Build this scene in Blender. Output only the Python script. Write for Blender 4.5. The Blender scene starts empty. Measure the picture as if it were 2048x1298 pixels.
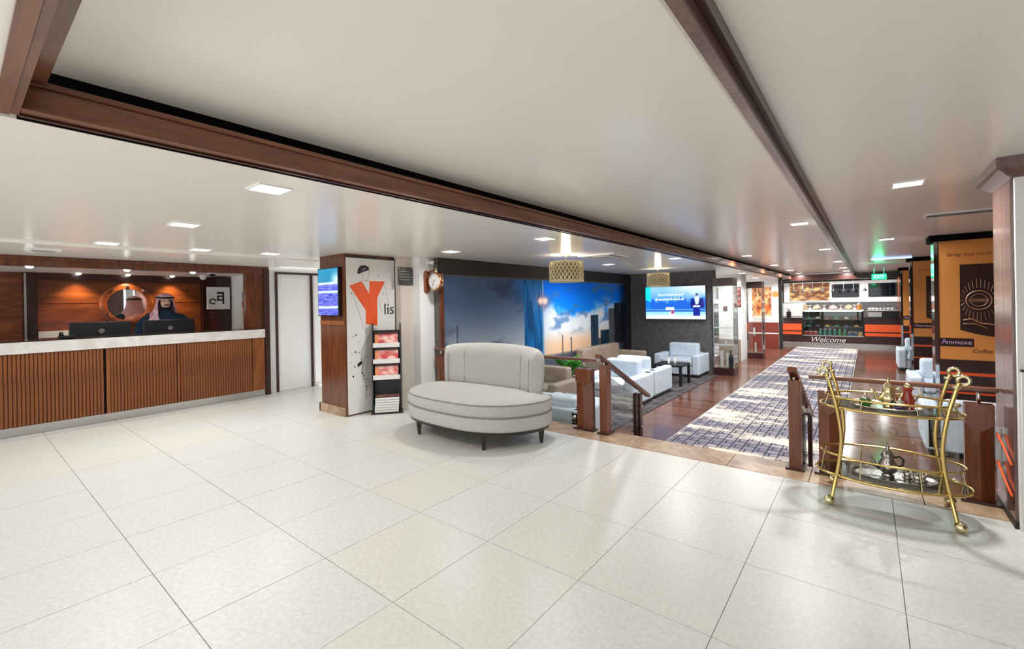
import bpy, bmesh, math, random
from mathutils import Vector, Matrix, noise as mnoise
R = math.radians
PI = math.pi
random.seed(7)
SC = bpy.context.scene
COL = SC.collection

# ------------------------------------------------------------------ camera, world, exposure
cam_d = bpy.data.cameras.new('camera')
cam = bpy.data.objects.new('camera', cam_d)
COL.objects.link(cam)
cam_d.sensor_width = 36.0
cam_d.lens = 895.0 / 2048.0 * 36.0
cam_d.shift_y = -44.0 / 2048.0
cam_d.clip_start = 0.05
cam_d.clip_end = 200
YAW, ROLL = R(38.5), R(1.0)
fw = Vector((-math.sin(YAW), math.cos(YAW), 0)); rt = Vector((math.cos(YAW), math.sin(YAW), 0)); up = Vector((0, 0, 1))
cx = rt * math.cos(ROLL) - up * math.sin(ROLL)
cy = rt * math.sin(ROLL) + up * math.cos(ROLL)
cam.matrix_world = Matrix((( cx.x, cy.x, -fw.x, 0), (cx.y, cy.y, -fw.y, 0), (cx.z, cy.z, -fw.z, 1.5), (0, 0, 0, 1)))
SC.camera = cam
W = bpy.data.worlds.new('world'); SC.world = W; W.use_nodes = True
W.node_tree.nodes['Background'].inputs[0].default_value = (0.97, 0.985, 1.0, 1)
W.node_tree.nodes['Background'].inputs[1].default_value = 1.45
SC.view_settings.view_transform = 'Standard'
SC.view_settings.look = 'None'
SC.view_settings.gamma = 1.0
SC.view_settings.use_curve_mapping = False
SC.view_settings.exposure = 0.55
LAMP_W = 8.5          # watts of one recessed ceiling lamp

# ------------------------------------------------------------------ materials
def lin(c):
    return tuple(((v / 255.0) / 12.92 if v / 255.0 <= 0.04045 else ((v / 255.0 + 0.055) / 1.055) ** 2.4) for v in c)
MATS = {}
def mat(name, rgb, rough=0.5, metal=0.0, spec=0.5, emit=0.0, coat=0.0, kind=None, rgb2=None, scale=6.0, stretch=(1, 1, 1), bump=0.0, bscale=None, detail=4):
    """Procedural principled material. kind: None | 'noise' | 'wood' | 'marble' | 'checker'"""
    if name in MATS: return MATS[name]
    m = bpy.data.materials.new(name); m.use_nodes = True
    nt = m.node_tree; N = nt.nodes; L = nt.links
    b = N['Principled BSDF']
    b.inputs['Roughness'].default_value = rough
    b.inputs['Metallic'].default_value = metal
    b.inputs['Specular IOR Level'].default_value = spec
    b.inputs['Coat Weight'].default_value = coat
    b.inputs['Coat Roughness'].default_value = 0.12
    c1 = (*lin(rgb), 1); b.inputs['Base Color'].default_value = c1
    if emit > 0:
        b.inputs['Emission Color'].default_value = c1; b.inputs['Emission Strength'].default_value = emit
    if kind or bump:
        tc = N.new('ShaderNodeTexCoord'); mp = N.new('ShaderNodeMapping')
        L.new(tc.outputs['Object'], mp.inputs[0]); mp.inputs['Scale'].default_value = stretch
    if kind:
        c2 = (*lin(rgb2), 1)
        if kind == 'checker':
            t = N.new('ShaderNodeTexChecker'); t.inputs['Scale'].default_value = scale
            t.inputs[1].default_value = c1; t.inputs[2].default_value = c2
            L.new(mp.outputs[0], t.inputs[0]); L.new(t.outputs[0], b.inputs['Base Color'])
        else:
            t = N.new('ShaderNodeTexNoise'); t.inputs['Scale'].default_value = scale; t.inputs['Detail'].default_value = detail
            t.inputs['Distortion'].default_value = {'wood': 0.6, 'marble': 1.6}.get(kind, 0.0)
            L.new(mp.outputs[0], t.inputs['Vector'])
            r = N.new('ShaderNodeValToRGB'); r.color_ramp.elements[0].color = c1; r.color_ramp.elements[1].color = c2
            r.color_ramp.elements[0].position = 0.36; r.color_ramp.elements[1].position = 0.66
            L.new(t.outputs['Fac'], r.inputs[0]); L.new(r.outputs[0], b.inputs['Base Color'])
    if bump:
        t2 = N.new('ShaderNodeTexNoise'); t2.inputs['Scale'].default_value = bscale or scale; t2.inputs['Detail'].default_value = 3
        L.new(mp.outputs[0], t2.inputs['Vector'])
        bp = N.new('ShaderNodeBump'); bp.inputs['Strength'].default_value = bump; bp.inputs['Distance'].default_value = 0.004
        L.new(t2.outputs['Fac'], bp.inputs['Height']); L.new(bp.outputs[0], b.inputs['Normal'])
    MATS[name] = m
    return m
def emat(name, rgb, s=1.0):
    if name in MATS: return MATS[name]
    m = bpy.data.materials.new(name); m.use_nodes = True
    b = m.node_tree.nodes['Principled BSDF']; c = (*lin(rgb), 1)
    b.inputs['Base Color'].default_value = (0.02, 0.02, 0.02, 1); b.inputs['Roughness'].default_value = 0.3
    b.inputs['Emission Color'].default_value = c; b.inputs['Emission Strength'].default_value = s
    MATS[name] = m
    return m
def gmat(name, tint=(1, 1, 1), refl=0.10, rough=0.02):
    """thin clear pane: transparent + fresnel reflection"""
    if name in MATS: return MATS[name]
    m = bpy.data.materials.new(name); m.use_nodes = True
    nt = m.node_tree; N = nt.nodes; L = nt.links
    N.remove(N['Principled BSDF'])
    t = N.new('ShaderNodeBsdfTransparent'); t.inputs[0].default_value = (*tint, 1)
    g = N.new('ShaderNodeBsdfGlossy'); g.inputs['Roughness'].default_value = rough
    lw = N.new('ShaderNodeLayerWeight'); lw.inputs[0].default_value = 0.25
    mu = N.new('ShaderNodeMath'); mu.operation = 'MULTIPLY_ADD'; mu.inputs[1].default_value = 0.7; mu.inputs[2].default_value = refl * 0.35
    L.new(lw.outputs['Fresnel'], mu.inputs[0])
    mx = N.new('ShaderNodeMixShader'); L.new(mu.outputs[0], mx.inputs[0]); L.new(t.outputs[0], mx.inputs[1]); L.new(g.outputs[0], mx.inputs[2])
    L.new(mx.outputs[0], N['Material Output'].inputs[0])
    MATS[name] = m
    return m
def vmat(name, emit=0.0, rough=0.4, spec=0.4):
    """print / screen material: colour comes from the painted 'Col' attribute"""
    if name in MATS: return MATS[name]
    m = bpy.data.materials.new(name); m.use_nodes = True
    N = m.node_tree.nodes; L = m.node_tree.links; b = N['Principled BSDF']
    a = N.new('ShaderNodeVertexColor'); a.layer_name = 'Col'
    b.inputs['Roughness'].default_value = rough; b.inputs['Specular IOR Level'].default_value = spec
    if emit > 0:
        b.inputs['Base Color'].default_value = (0.01, 0.01, 0.01, 1)
        L.new(a.outputs[0], b.inputs['Emission Color']); b.inputs['Emission Strength'].default_value = emit
    else:
        L.new(a.outputs[0], b.inputs['Base Color'])
    MATS[name] = m
    return m

M = {}
M['tile'] = mat('polished cream tile', (196, 196, 190), 0.34, 0, 0.32, kind='noise', rgb2=(207, 207, 201), scale=38, detail=8)
M['tile_b'] = mat('polished warm tile', (199, 196, 189), 0.34, 0, 0.32, kind='noise', rgb2=(208, 206, 199), scale=38, detail=8)
M['grout'] = mat('grout', (150, 142, 132), 0.8)
M['stone'] = mat('tan marble', (142, 114, 88), 0.34, 0, 0.35, kind='marble', rgb2=(174, 148, 120), scale=5, detail=8)
M['ceil'] = mat('satin cream ceiling', (238, 233, 224), 0.24, 0, 0.35, bump=0.02, bscale=2.0)
M['white'] = mat('white wall paint', (234, 234, 232), 0.5, 0, 0.3, bump=0.02, bscale=40)
M['beige'] = mat('beige wall panel', (205, 196, 184), 0.4, 0, 0.3, kind='noise', rgb2=(212, 203, 192), scale=4, stretch=(6, 6, 0.3))
M['darkwall'] = mat('dark grey wallcovering', (84, 82, 84), 0.6, 0, 0.3, kind='noise', rgb2=(102, 99, 99), scale=14)
M['lampwall'] = mat('charcoal fascia', (38, 34, 34), 0.5, 0, 0.3)
M['wood'] = mat('red brown wood', (78, 40, 22), 0.25, 0, 0.5, coat=0.25, kind='wood', rgb2=(108, 58, 32), scale=5, stretch=(5, 5, 0.5))
M['woody'] = mat('red brown wood along y', (104, 62, 42), 0.28, 0, 0.5, coat=0.25, kind='wood', rgb2=(130, 82, 58), scale=5, stretch=(5, 0.5, 5))
M['woodx'] = mat('red brown wood along x', (98, 58, 40), 0.28, 0, 0.5, coat=0.25, kind='wood', rgb2=(124, 76, 52), scale=5, stretch=(0.5, 5, 5))
M['slat'] = mat('orange brown slat wood', (112, 62, 30), 0.38, 0, 0.4, kind='wood', rgb2=(140, 82, 44), scale=4, stretch=(6, 6, 0.6))
M['panel'] = mat('mahogany panel', (104, 52, 22), 0.3, 0, 0.45, coat=0.2, kind='wood', rgb2=(142, 76, 34), scale=3, stretch=(3, 0.7, 3))
M['darkwood'] = mat('dark wenge wood', (44, 20, 16), 0.3, 0, 0.45, coat=0.2, kind='wood', rgb2=(62, 28, 22), scale=5, stretch=(1, 1, 1))
M['clad'] = mat('purple brown cladding', (92, 67, 60), 0.2, 0, 0.5, coat=0.4, kind='wood', rgb2=(112, 84, 76), scale=5, stretch=(6, 6, 0.3))
M['postwood'] = mat('railing wood', (98, 50, 26), 0.3, 0, 0.5, coat=0.2, kind='wood', rgb2=(124, 66, 36), scale=6, stretch=(5, 5, 0.6))
M['marblewhite'] = mat('white marble edge', (206, 202, 196), 0.2, 0, 0.5, kind='marble', rgb2=(224, 221, 216), scale=3, detail=8)
M['blackglass'] = mat('dark stone top', (46, 40, 38), 0.08, 0, 0.5)
M['steel'] = mat('brushed steel', (196, 196, 194), 0.25, 1.0)
M['chrome'] = mat('chrome', (220, 220, 222), 0.06, 1.0)
M['brass'] = mat('polished brass', (222, 194, 122), 0.16, 1.0)
M['lattice'] = mat('pale gold lattice paint', (226, 214, 170), 0.35, 0.35)
M['palebrass'] = mat('pale brass', (226, 214, 170), 0.18, 1.0)
M['silver'] = mat('worn silver', (190, 186, 182), 0.22, 1.0, kind='noise', rgb2=(120, 116, 112), scale=40)
M['silverl'] = mat('bright silver', (224, 220, 210), 0.15, 1.0)
M['bronze'] = mat('bronze', (150, 98, 62), 0.3, 1.0)
M['copper'] = mat('copper case', (214, 160, 124), 0.22, 1.0)
M['fabric'] = mat('grey woven fabric', (170, 167, 162), 0.9, 0, 0.15, kind='noise', rgb2=(186, 183, 178), scale=120, bump=0.25, bscale=260)
M['piping'] = mat('grey piping', (136, 131, 126), 0.9, 0, 0.1)
M['seam'] = mat('grey seam thread', (150, 147, 142), 0.9, 0, 0.1)
M['blackwood'] = mat('black stained wood', (38, 34, 32), 0.35, 0, 0.45)
M['pale'] = mat('pale blue grey leatherette', (190, 204, 216), 0.5, 0, 0.35, kind='noise', rgb2=(202, 214, 224), scale=10, bump=0.1, bscale=60)
M['taupe'] = mat('taupe leatherette', (150, 134, 118), 0.55, 0, 0.3, kind='noise', rgb2=(162, 146, 130), scale=10, bump=0.1, bscale=60)
M['black'] = mat('black plastic', (20, 20, 22), 0.35, 0, 0.45)
M['dark'] = mat('dark recess', (12, 10, 10), 0.8, 0, 0.1)
M['lamp'] = emat('lamp diffuser', (255, 252, 244), 9.0)
M['glass'] = gmat('clear glass', (0.97, 0.99, 0.98), 0.12)
M['shelfglass'] = gmat('tinted shelf glass', (0.78, 0.84, 0.82), 0.3)
M['mirror'] = mat('mirror', (235, 235, 235), 0.02, 1.0)
M['orange'] = mat('orange vinyl', (240, 92, 36), 0.5)
M['posterorange'] = mat('poster orange print', (224, 146, 72), 0.4, 0, 0.35, kind='noise', rgb2=(230, 156, 80), scale=1.2)
M['posterbrown'] = mat('poster brown print', (52, 26, 18), 0.4, 0, 0.35)
M['ink'] = mat('black ink', (22, 22, 26), 0.6)
M['greyink'] = mat('grey print', (150, 148, 144), 0.6)
M['paper'] = mat('white paper', (228, 226, 222), 0.6)
M['cream'] = mat('cream print', (214, 190, 150), 0.5)
M['linewhite'] = mat('white lettering', (230, 226, 224), 0.4)
M['skin'] = mat('skin', (230, 184, 152), 0.5, 0, 0.35)
M['navy'] = mat('navy coat cloth', (38, 52, 66), 0.85, 0, 0.15, kind='noise', rgb2=(46, 62, 78), scale=60)
M['green'] = mat('leaf green', (58, 140, 44), 0.45, 0, 0.4, kind='noise', rgb2=(96, 176, 66), scale=12)
M['terracotta'] = mat('red brown pot', (110, 44, 36), 0.5)
M['greenglass'] = mat('dark green enamel', (30, 92, 36), 0.15)
M['purple'] = mat('purple enamel', (52, 34, 78), 0.15)
M['amber'] = mat('red amber glass', (150, 52, 34), 0.1)
M['rug'] = mat('charcoal lounge rug', (66, 62, 66), 0.95, 0, 0.05, kind='noise', rgb2=(104, 100, 102), scale=7)
M['greenled'] = emat('green exit light', (30, 220, 120), 2.2)
M['blueled'] = emat('blue white light', (150, 190, 255), 3.0)
M['print'] = vmat('printed sheet')
M['screen'] = vmat('lit screen', emit=0.85, rough=0.15)

# ------------------------------------------------------------------ geometry helpers
class MB:
    """collects shapes in one bmesh and links them as ONE mesh object"""
    def __init__(s): s.bm = bmesh.new()
    def box(s, x0, x1, y0, y1, z0, z1, rot=None, at=None):
        vs = [s.bm.verts.new((x, y, z)) for x in (x0, x1) for y in (y0, y1) for z in (z0, z1)]
        for f in ((0, 1, 3, 2), (4, 6, 7, 5), (0, 4, 5, 1), (2, 3, 7, 6), (0, 2, 6, 4), (1, 5, 7, 3)):
            s.bm.faces.new([vs[i] for i in f])
        if rot is not None:
            bmesh.ops.transform(s.bm, matrix=Matrix.Translation(at or (0, 0, 0)) @ rot, verts=vs)
        return s
    def tube(s, path, r, n=8, closed=False, caps=True):
        P = [Vector(p) for p in path]; m = len(P)
        rr = r if isinstance(r, (list, tuple)) else [r] * m
        rings = []; prev = None
        for i in range(m):
            if closed: d = (P[(i + 1) % m] - P[i - 1])
            else: d = P[min(i + 1, m - 1)] - P[max(i - 1, 0)]
            d.normalize()
            if prev is None:
                a = Vector((0, 0, 1)) if abs(d.z) < 0.9 else Vector((1, 0, 0))
                u = d.cross(a).normalized()
            else:
                u = (prev - d * prev.dot(d)).normalized()
            prev = u; v = d.cross(u)
            rings.append([s.bm.verts.new(P[i] + (u * math.cos(2 * PI * k / n) + v * math.sin(2 * PI * k / n)) * rr[i]) for k in range(n)])
        for i in range(m if closed else m - 1):
            A = rings[i]; B = rings[(i + 1) % m]
            for k in range(n):
                s.bm.faces.new((A[k], A[(k + 1) % n], B[(k + 1) % n], B[k]))
        if caps and not closed:
            s.bm.faces.new(rings[0][::-1]); s.bm.faces.new(rings[-1])
        return s
    def lathe(s, prof, c=(0, 0, 0), n=20, axis='z', caps=True):
        c = Vector(c); rings = []
        for (r, z) in prof:
            ring = []
            for k in range(n):
                a = 2 * PI * k / n
                p = (r * math.cos(a), r * math.sin(a), z)
                if axis == 'y': p = (r * math.cos(a), z, r * math.sin(a))
                if axis == 'x': p = (z, r * math.cos(a), r * math.sin(a))
                ring.append(s.bm.verts.new(c + Vector(p)))
            rings.append(ring)
        for A, B in zip(rings, rings[1:]):
            for k in range(n): s.bm.faces.new((A[k], A[(k + 1) % n], B[(k + 1) % n], B[k]))
        if caps: s.bm.faces.new(rings[0][::-1]); s.bm.faces.new(rings[-1])
        return s
    def layers(s, rings, cap0=True, cap1=True):
        """closed rings of equal length joined in order"""
        V = [[s.bm.verts.new(p) for p in r] for r in rings]; n = len(V[0])
        for A, B in zip(V, V[1:]):
            for k in range(n): s.bm.faces.new((A[k], A[(k + 1) % n], B[(k + 1) % n], B[k]))
        if cap0: s.bm.faces.new(V[0][::-1])
        if cap1: s.bm.faces.new(V[-1])
        return s
    def poly(s, pts, d):
        """flat outline pts (3d) given thickness along vector d"""
        A = [s.bm.verts.new(p) for p in pts]; B = [s.bm.verts.new(Vector(p) + Vector(d)) for p in pts]; n = len(A)
        s.bm.faces.new(A[::-1]); s.bm.faces.new(B)
        for k in range(n): s.bm.faces.new((A[k], A[(k + 1) % n], B[(k + 1) % n], B[k]))
        return s
    def faces(s, verts, faces):
        V = [s.bm.verts.new(v) for v in verts]
        for f in faces: s.bm.faces.new([V[i] for i in f])
        return s
    def ball(s, c, r, n=12, sc=(1, 1, 1)):
        prof = []
        res = bmesh.ops.create_uvsphere(s.bm, u_segments=n, v_segments=max(6, n // 2 + 1), radius=r)
        bmesh.ops.transform(s.bm, matrix=Matrix.Translation(c) @ Matrix.Diagonal((*sc, 1)), verts=res['verts'])
        return s
    def mesh(s, name):
        bmesh.ops.recalc_face_normals(s.bm, faces=s.bm.faces[:])
        me = bpy.data.meshes.new(name); s.bm.to_mesh(me); s.bm.free()
        return me
    def build(s, name, m, parent=None, smooth=False, bevel=0.0, seg=2, subsurf=0):
        o = bpy.data.objects.new(name, s.mesh(name)); COL.objects.link(o)
        if m is not None: o.data.materials.append(m)
        if parent is not None: o.parent = parent
        if smooth:
            for p in o.data.polygons: p.use_smooth = True
        if bevel > 0:
            b = o.modifiers.new('bevel', 'BEVEL'); b.width = bevel; b.segments = seg; b.limit_method = 'ANGLE'; b.angle_limit = R(40)
        if subsurf:
            sm = o.modifiers.new('sub', 'SUBSURF'); sm.levels = subsurf; sm.render_levels = subsurf
        return o
def bx(name, m, parent, *a, bevel=0.0): return MB().box(*a).build(name, m, parent, bevel=bevel)
def tag(o, label=None, cat=None, group=None, kind=None):
    if label: o['label'] = label
    if cat: o['category'] = cat
    if group: o['group'] = group
    if kind: o['kind'] = kind
    return o
def thing(name, label, cat, loc=(0, 0, 0), rz=0.0, group=None):
    o = bpy.data.objects.new(name, None); COL.objects.link(o)
    o.location = loc; o.rotation_euler = (0, 0, rz); o.empty_display_size = 0.1
    return tag(o, label, cat, group)
def copy_tree(o, parent=None):
    c = o.copy(); COL.objects.link(c)
    if parent is not None: c.parent = parent
    for ch in list(o.children): copy_tree(ch, c)
    return c
def dup(o, loc, rz=None, label=None, group=None):
    c = copy_tree(o); c.location = loc
    if rz is not None: c.rotation_euler = (0, 0, rz)
    if label: c['label'] = label
    if group: c['group'] = group
    return c
def struct(name, mb, m, parent=None, bevel=0.0):
    o = mb.build(name, m, parent, bevel=bevel)
    o['kind'] = 'structure'
    return o
def text(name, body, size, m, parent, loc, rot, ext=0.002, shear=0.0, align='CENTER', space=1.0):
    c = bpy.data.curves.new(name, 'FONT'); c.body = body; c.size = size; c.extrude = ext; c.shear = shear
    c.align_x = align; c.align_y = 'CENTER'; c.space_character = space; c.resolution_u = 3
    c.materials.append(m)
    o = bpy.data.objects.new(name, c); COL.objects.link(o)
    if parent is not None: o.parent = parent
    o.location = loc; o.rotation_euler = rot
    TEXTS.append(o)
    return o
TEXTS = []
def paint(name, parent, o0, ud, vd, nx, ny, f, m, thick=None):
    """printed sheet: grid from corner o0 along ud (u 0..1) and vd (v 0..1); f(u,v) gives an sRGB colour"""
    o0, ud, vd = Vector(o0), Vector(ud), Vector(vd)
    vs = [o0 + ud * (i / nx) + vd * (j / ny) for j in range(ny + 1) for i in range(nx + 1)]
    fs = [(j * (nx + 1) + i, j * (nx + 1) + i + 1, (j + 1) * (nx + 1) + i + 1, (j + 1) * (nx + 1) + i) for j in range(ny) for i in range(nx)]
    me = bpy.data.meshes.new(name); me.from_pydata(vs, [], fs)
    at = me.color_attributes.new('Col', 'FLOAT_COLOR', 'POINT')
    buf = []
    for j in range(ny + 1):
        for i in range(nx + 1): buf.extend((*lin([max(0, min(255, c)) for c in f(i / nx, j / ny)]), 1.0))
    at.data.foreach_set('color', buf)
    me.materials.append(m); me.update()
    o = bpy.data.objects.new(name, me); COL.objects.link(o)
    if parent is not None: o.parent = parent
    return o
def mix(a, b, t):
    t = max(0.0, min(1.0, t)); return tuple(x + (y - x) * t for x, y in zip(a, b))
def sst(a, b, x):
    t = max(0.0, min(1.0, (x - a) / (b - a))); return t * t * (3 - 2 * t)
def fbm(x, y, z=0.0, o=4): return mnoise.fractal(Vector((x, y, z)), 1.0, 2.0, o)
def arc(c, r, a0, a1, n, plane='xy'):
    out = []
    for i in range(n + 1):
        a = R(a0 + (a1 - a0) * i / n); u, v = r * math.cos(a), r * math.sin(a)
        out.append({'xy': (c[0] + u, c[1] + v, c[2]), 'xz': (c[0] + u, c[1], c[2] + v), 'yz': (c[0], c[1] + u, c[2] + v)}[plane])
    return out
def crom(pts, n=8, closed=True):
    """Catmull-Rom through points (tuples of any dimension)"""
    P = [Vector(p) for p in pts]; m = len(P); out = []
    for i in range(m if closed else m - 1):
        if closed: a, b, c, d = P[i - 1], P[i], P[(i + 1) % m], P[(i + 2) % m]
        else: a, b, c, d = P[max(i - 1, 0)], P[i], P[i + 1], P[min(i + 2, m - 1)]
        for k in range(n):
            t = k / n
            out.append(0.5 * ((2 * b) + (c - a) * t + (2 * a - 5 * b + 4 * c - d) * t * t + (3 * b - a - 3 * c + d) * t ** 3))
    if not closed: out.append(P[-1])
    return out

ZL = -0.33      # lounge floor
ZC = 2.2        # ceiling over reception and lounge
ZT = 2.36       # tray ceiling and ceiling on the right

# ------------------------------------------------------------------ floor, steps
floor = struct('floor', MB().box(-10.4, 2.6, -2.2, 4.32, -0.20, -0.012), M['grout'])
xl = [-10.4, -9.75, -9.1, -8.45, -7.78, -7.12, -6.46, -5.8, -5.14, -4.48, -3.83, -3.18, -2.545, -1.895, -1.24, -0.565, 0.12, 0.79, 1.45, 2.1, 2.6]
yl = [-2.2, -1.4, -0.7, 0.0, 0.70, 1.375, 2.09, 2.79, 3.55, 4.32]
g = 0.0018
for i in range(len(xl) - 1):
    for j in range(len(yl) - 1):
        x0, x1, y0, y1 = xl[i] + g, xl[i + 1] - g, yl[j] + g, yl[j + 1] - g
        bx('tile', M['tile'] if random.random() < 0.7 else M['tile_b'], floor, x0, x1, y0, y1, -0.012, random.choice((0.0, 0.0, -0.0004)))
lf = struct('floor_lower', MB().box(-5.3, 2.6, 4.7, 23.0, ZL - 0.15, ZL - 0.012), M['darkwood'])
def plank_mat():
    m = bpy.data.materials.new('glossy plank floor'); m.use_nodes = True
    N = m.node_tree.nodes; L = m.node_tree.links; b = N['Principled BSDF']
    b.inputs['Roughness'].default_value = 0.16; b.inputs['Specular IOR Level'].default_value = 0.3
    a = N.new('ShaderNodeVertexColor'); a.layer_name = 'Col'
    tc = N.new('ShaderNodeTexCoord'); mp = N.new('ShaderNodeMapping'); mp.inputs['Scale'].default_value = (0.8, 14, 1)
    t = N.new('ShaderNodeTexNoise'); t.inputs['Scale'].default_value = 4; t.inputs['Detail'].default_value = 6
    L.new(tc.outputs['Object'], mp.inputs[0]); L.new(mp.outputs[0], t.inputs['Vector'])
    mr = N.new('ShaderNodeMapRange'); mr.inputs['To Min'].default_value = 0.72; mr.inputs['To Max'].default_value = 1.25
    L.new(t.outputs['Fac'], mr.inputs[0])
    mm = N.new('ShaderNodeVectorMath'); mm.operation = 'SCALE'
    L.new(a.outputs[0], mm.inputs[0]); L.new(mr.outputs[0], mm.inputs['Scale']); L.new(mm.outputs[0], b.inputs['Base Color'])
    return m
def planks():
    vs, fs, cols = [], [], []
    y = 4.7
    while y < 22.6:
        x = -5.3 - random.random()
        while x < 2.6:
            ln = 1.1 + random.random() * 0.5
            a, b = max(x, -5.3) + 0.001, min(x + ln, 2.6) - 0.001
            if b > a:
                k = len(vs); zt = ZL - random.random() * 0.0005
                for (px, py, pz) in ((a, y + .0012, zt), (b, y + .0012, zt), (b, y + .1188, zt), (a, y + .1188, zt)): vs.append((px, py, pz))
                for (px, py) in ((a, y + .0012), (b, y + .0012), (b, y + .1188), (a, y + .1188)): vs.append((px, py, ZL - 0.012))
                fs += [(k, k + 1, k + 2, k + 3), (k, k + 4, k + 5, k + 1), (k + 1, k + 5, k + 6, k + 2), (k + 2, k + 6, k + 7, k + 3), (k + 3, k + 7, k + 4, k)]
                t = random.random(); c = (*lin(mix((82, 50, 38), (114, 74, 57), t)), 1)
                cols += [c] * 8
            x += ln
        y += 0.12
    me = bpy.data.meshes.new('floor_planks'); me.from_pydata(vs, [], fs)
    at = me.color_attributes.new('Col', 'FLOAT_COLOR', 'POINT'); at.data.foreach_set('color', [v for c in cols for v in c])
    me.materials.append(plank_mat())
    o = bpy.data.objects.new('floor_planks', me); COL.objects.link(o); o.parent = lf; o['kind'] = 'stuff'
planks()
# stone edging of the upper floor and two steps in the opening
stone = struct('floor_edge', MB().box(-5.3, 0.75, 4.35, 4.70, ZL - 0.1, -0.03), M['stone'])
xs = [-5.3, -4.3, -3.3, -2.42, -1.72, -1.02, -0.40, 0.3, 0.75]
for a, b in zip(xs, xs[1:]): bx('edge_stone', M['stone'], stone, a + .0015, b - .0015, 4.322, 4.725, -0.03, 0.001, bevel=0.004)
stp = struct('floor_step', MB().box(-2.30, -0.55, 4.70, 5.05, ZL, -0.195), M['stone'])
bx('tread', M['stone'], stp, -2.30, -0.55, 4.70, 5.07, -0.195, -0.165, bevel=0.004)

# ------------------------------------------------------------------ ceilings and ceiling trim
struct('ceiling', MB().box(-2.42, -0.375, 0.1, 22.8, 2.40, 2.5), M['ceil'])
struct('ceiling_right', MB().box(-0.375, 2.6, 0.1, 22.8, ZT, ZT + 0.14), M['ceil'])
struct('ceiling_left', MB().box(-8.1, -2.42, -2.2, 22.8, ZC, ZC + 0.1), M['ceil'])
struct('ceiling_front', MB().box(-2.42, 2.6, -2.2, 0.1, ZC, ZC + 0.1), M['ceil'])
struct('ceiling_strip', MB().box(-8.09, -6.62, -2.2, 3.55, ZC - 0.02, ZC), M['ceil'])
struct('ceiling_alcove', MB().box(-10.4, -8.2, -2.2, 3.6, 2.1, 2.2), M['white'])
t1 = struct('trim_1', MB().box(-2.325, -2.27, 0.16, 20.0, ZC - 0.004, 2.285), M['woody'], bevel=0.004)
bx('crown_strip', M['woody'], t1, -2.32, -2.255, 0.16, 20.0, 2.285, 2.305, bevel=0.004)
bx('base_strip', M['darkwood'], t1, -2.345, -2.326, 0.16, 20.0, ZC - 0.012, ZC + 0.01)
bx('shadow_gap_board', M['dark'], t1, -2.42, -2.41, 0.16, 22.6, ZC, 2.40)  # near-black colour puts in the shadow of the gap above the trim
t2 = struct('trim_2', MB().box(-2.345, -0.4, 0.10, 0.138, ZC - 0.012, 2.30), M['woodx'])
bx('inner_strip', M['woodx'], t2, -2.345, -0.4, 0.140, 0.160, ZC - 0.006, 2.30)
bx('cove_strip', M['woodx'], t2, -2.27, -0.4, 0.160, 0.222, 2.30, 2.345)
t3 = struct('trim_3', MB().box(-0.392, -0.358, 0.0, 20.0, 2.255, ZT), M['clad'])
bx('edge_strip', M['beige'], t3, -0.406, -0.393, 0.0, 20.0, 2.262, ZT)
bx('edge_strip', M['darkwood'], t3, -0.357, -0.335, 0.0, 20.0, 2.31, ZT)

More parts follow.
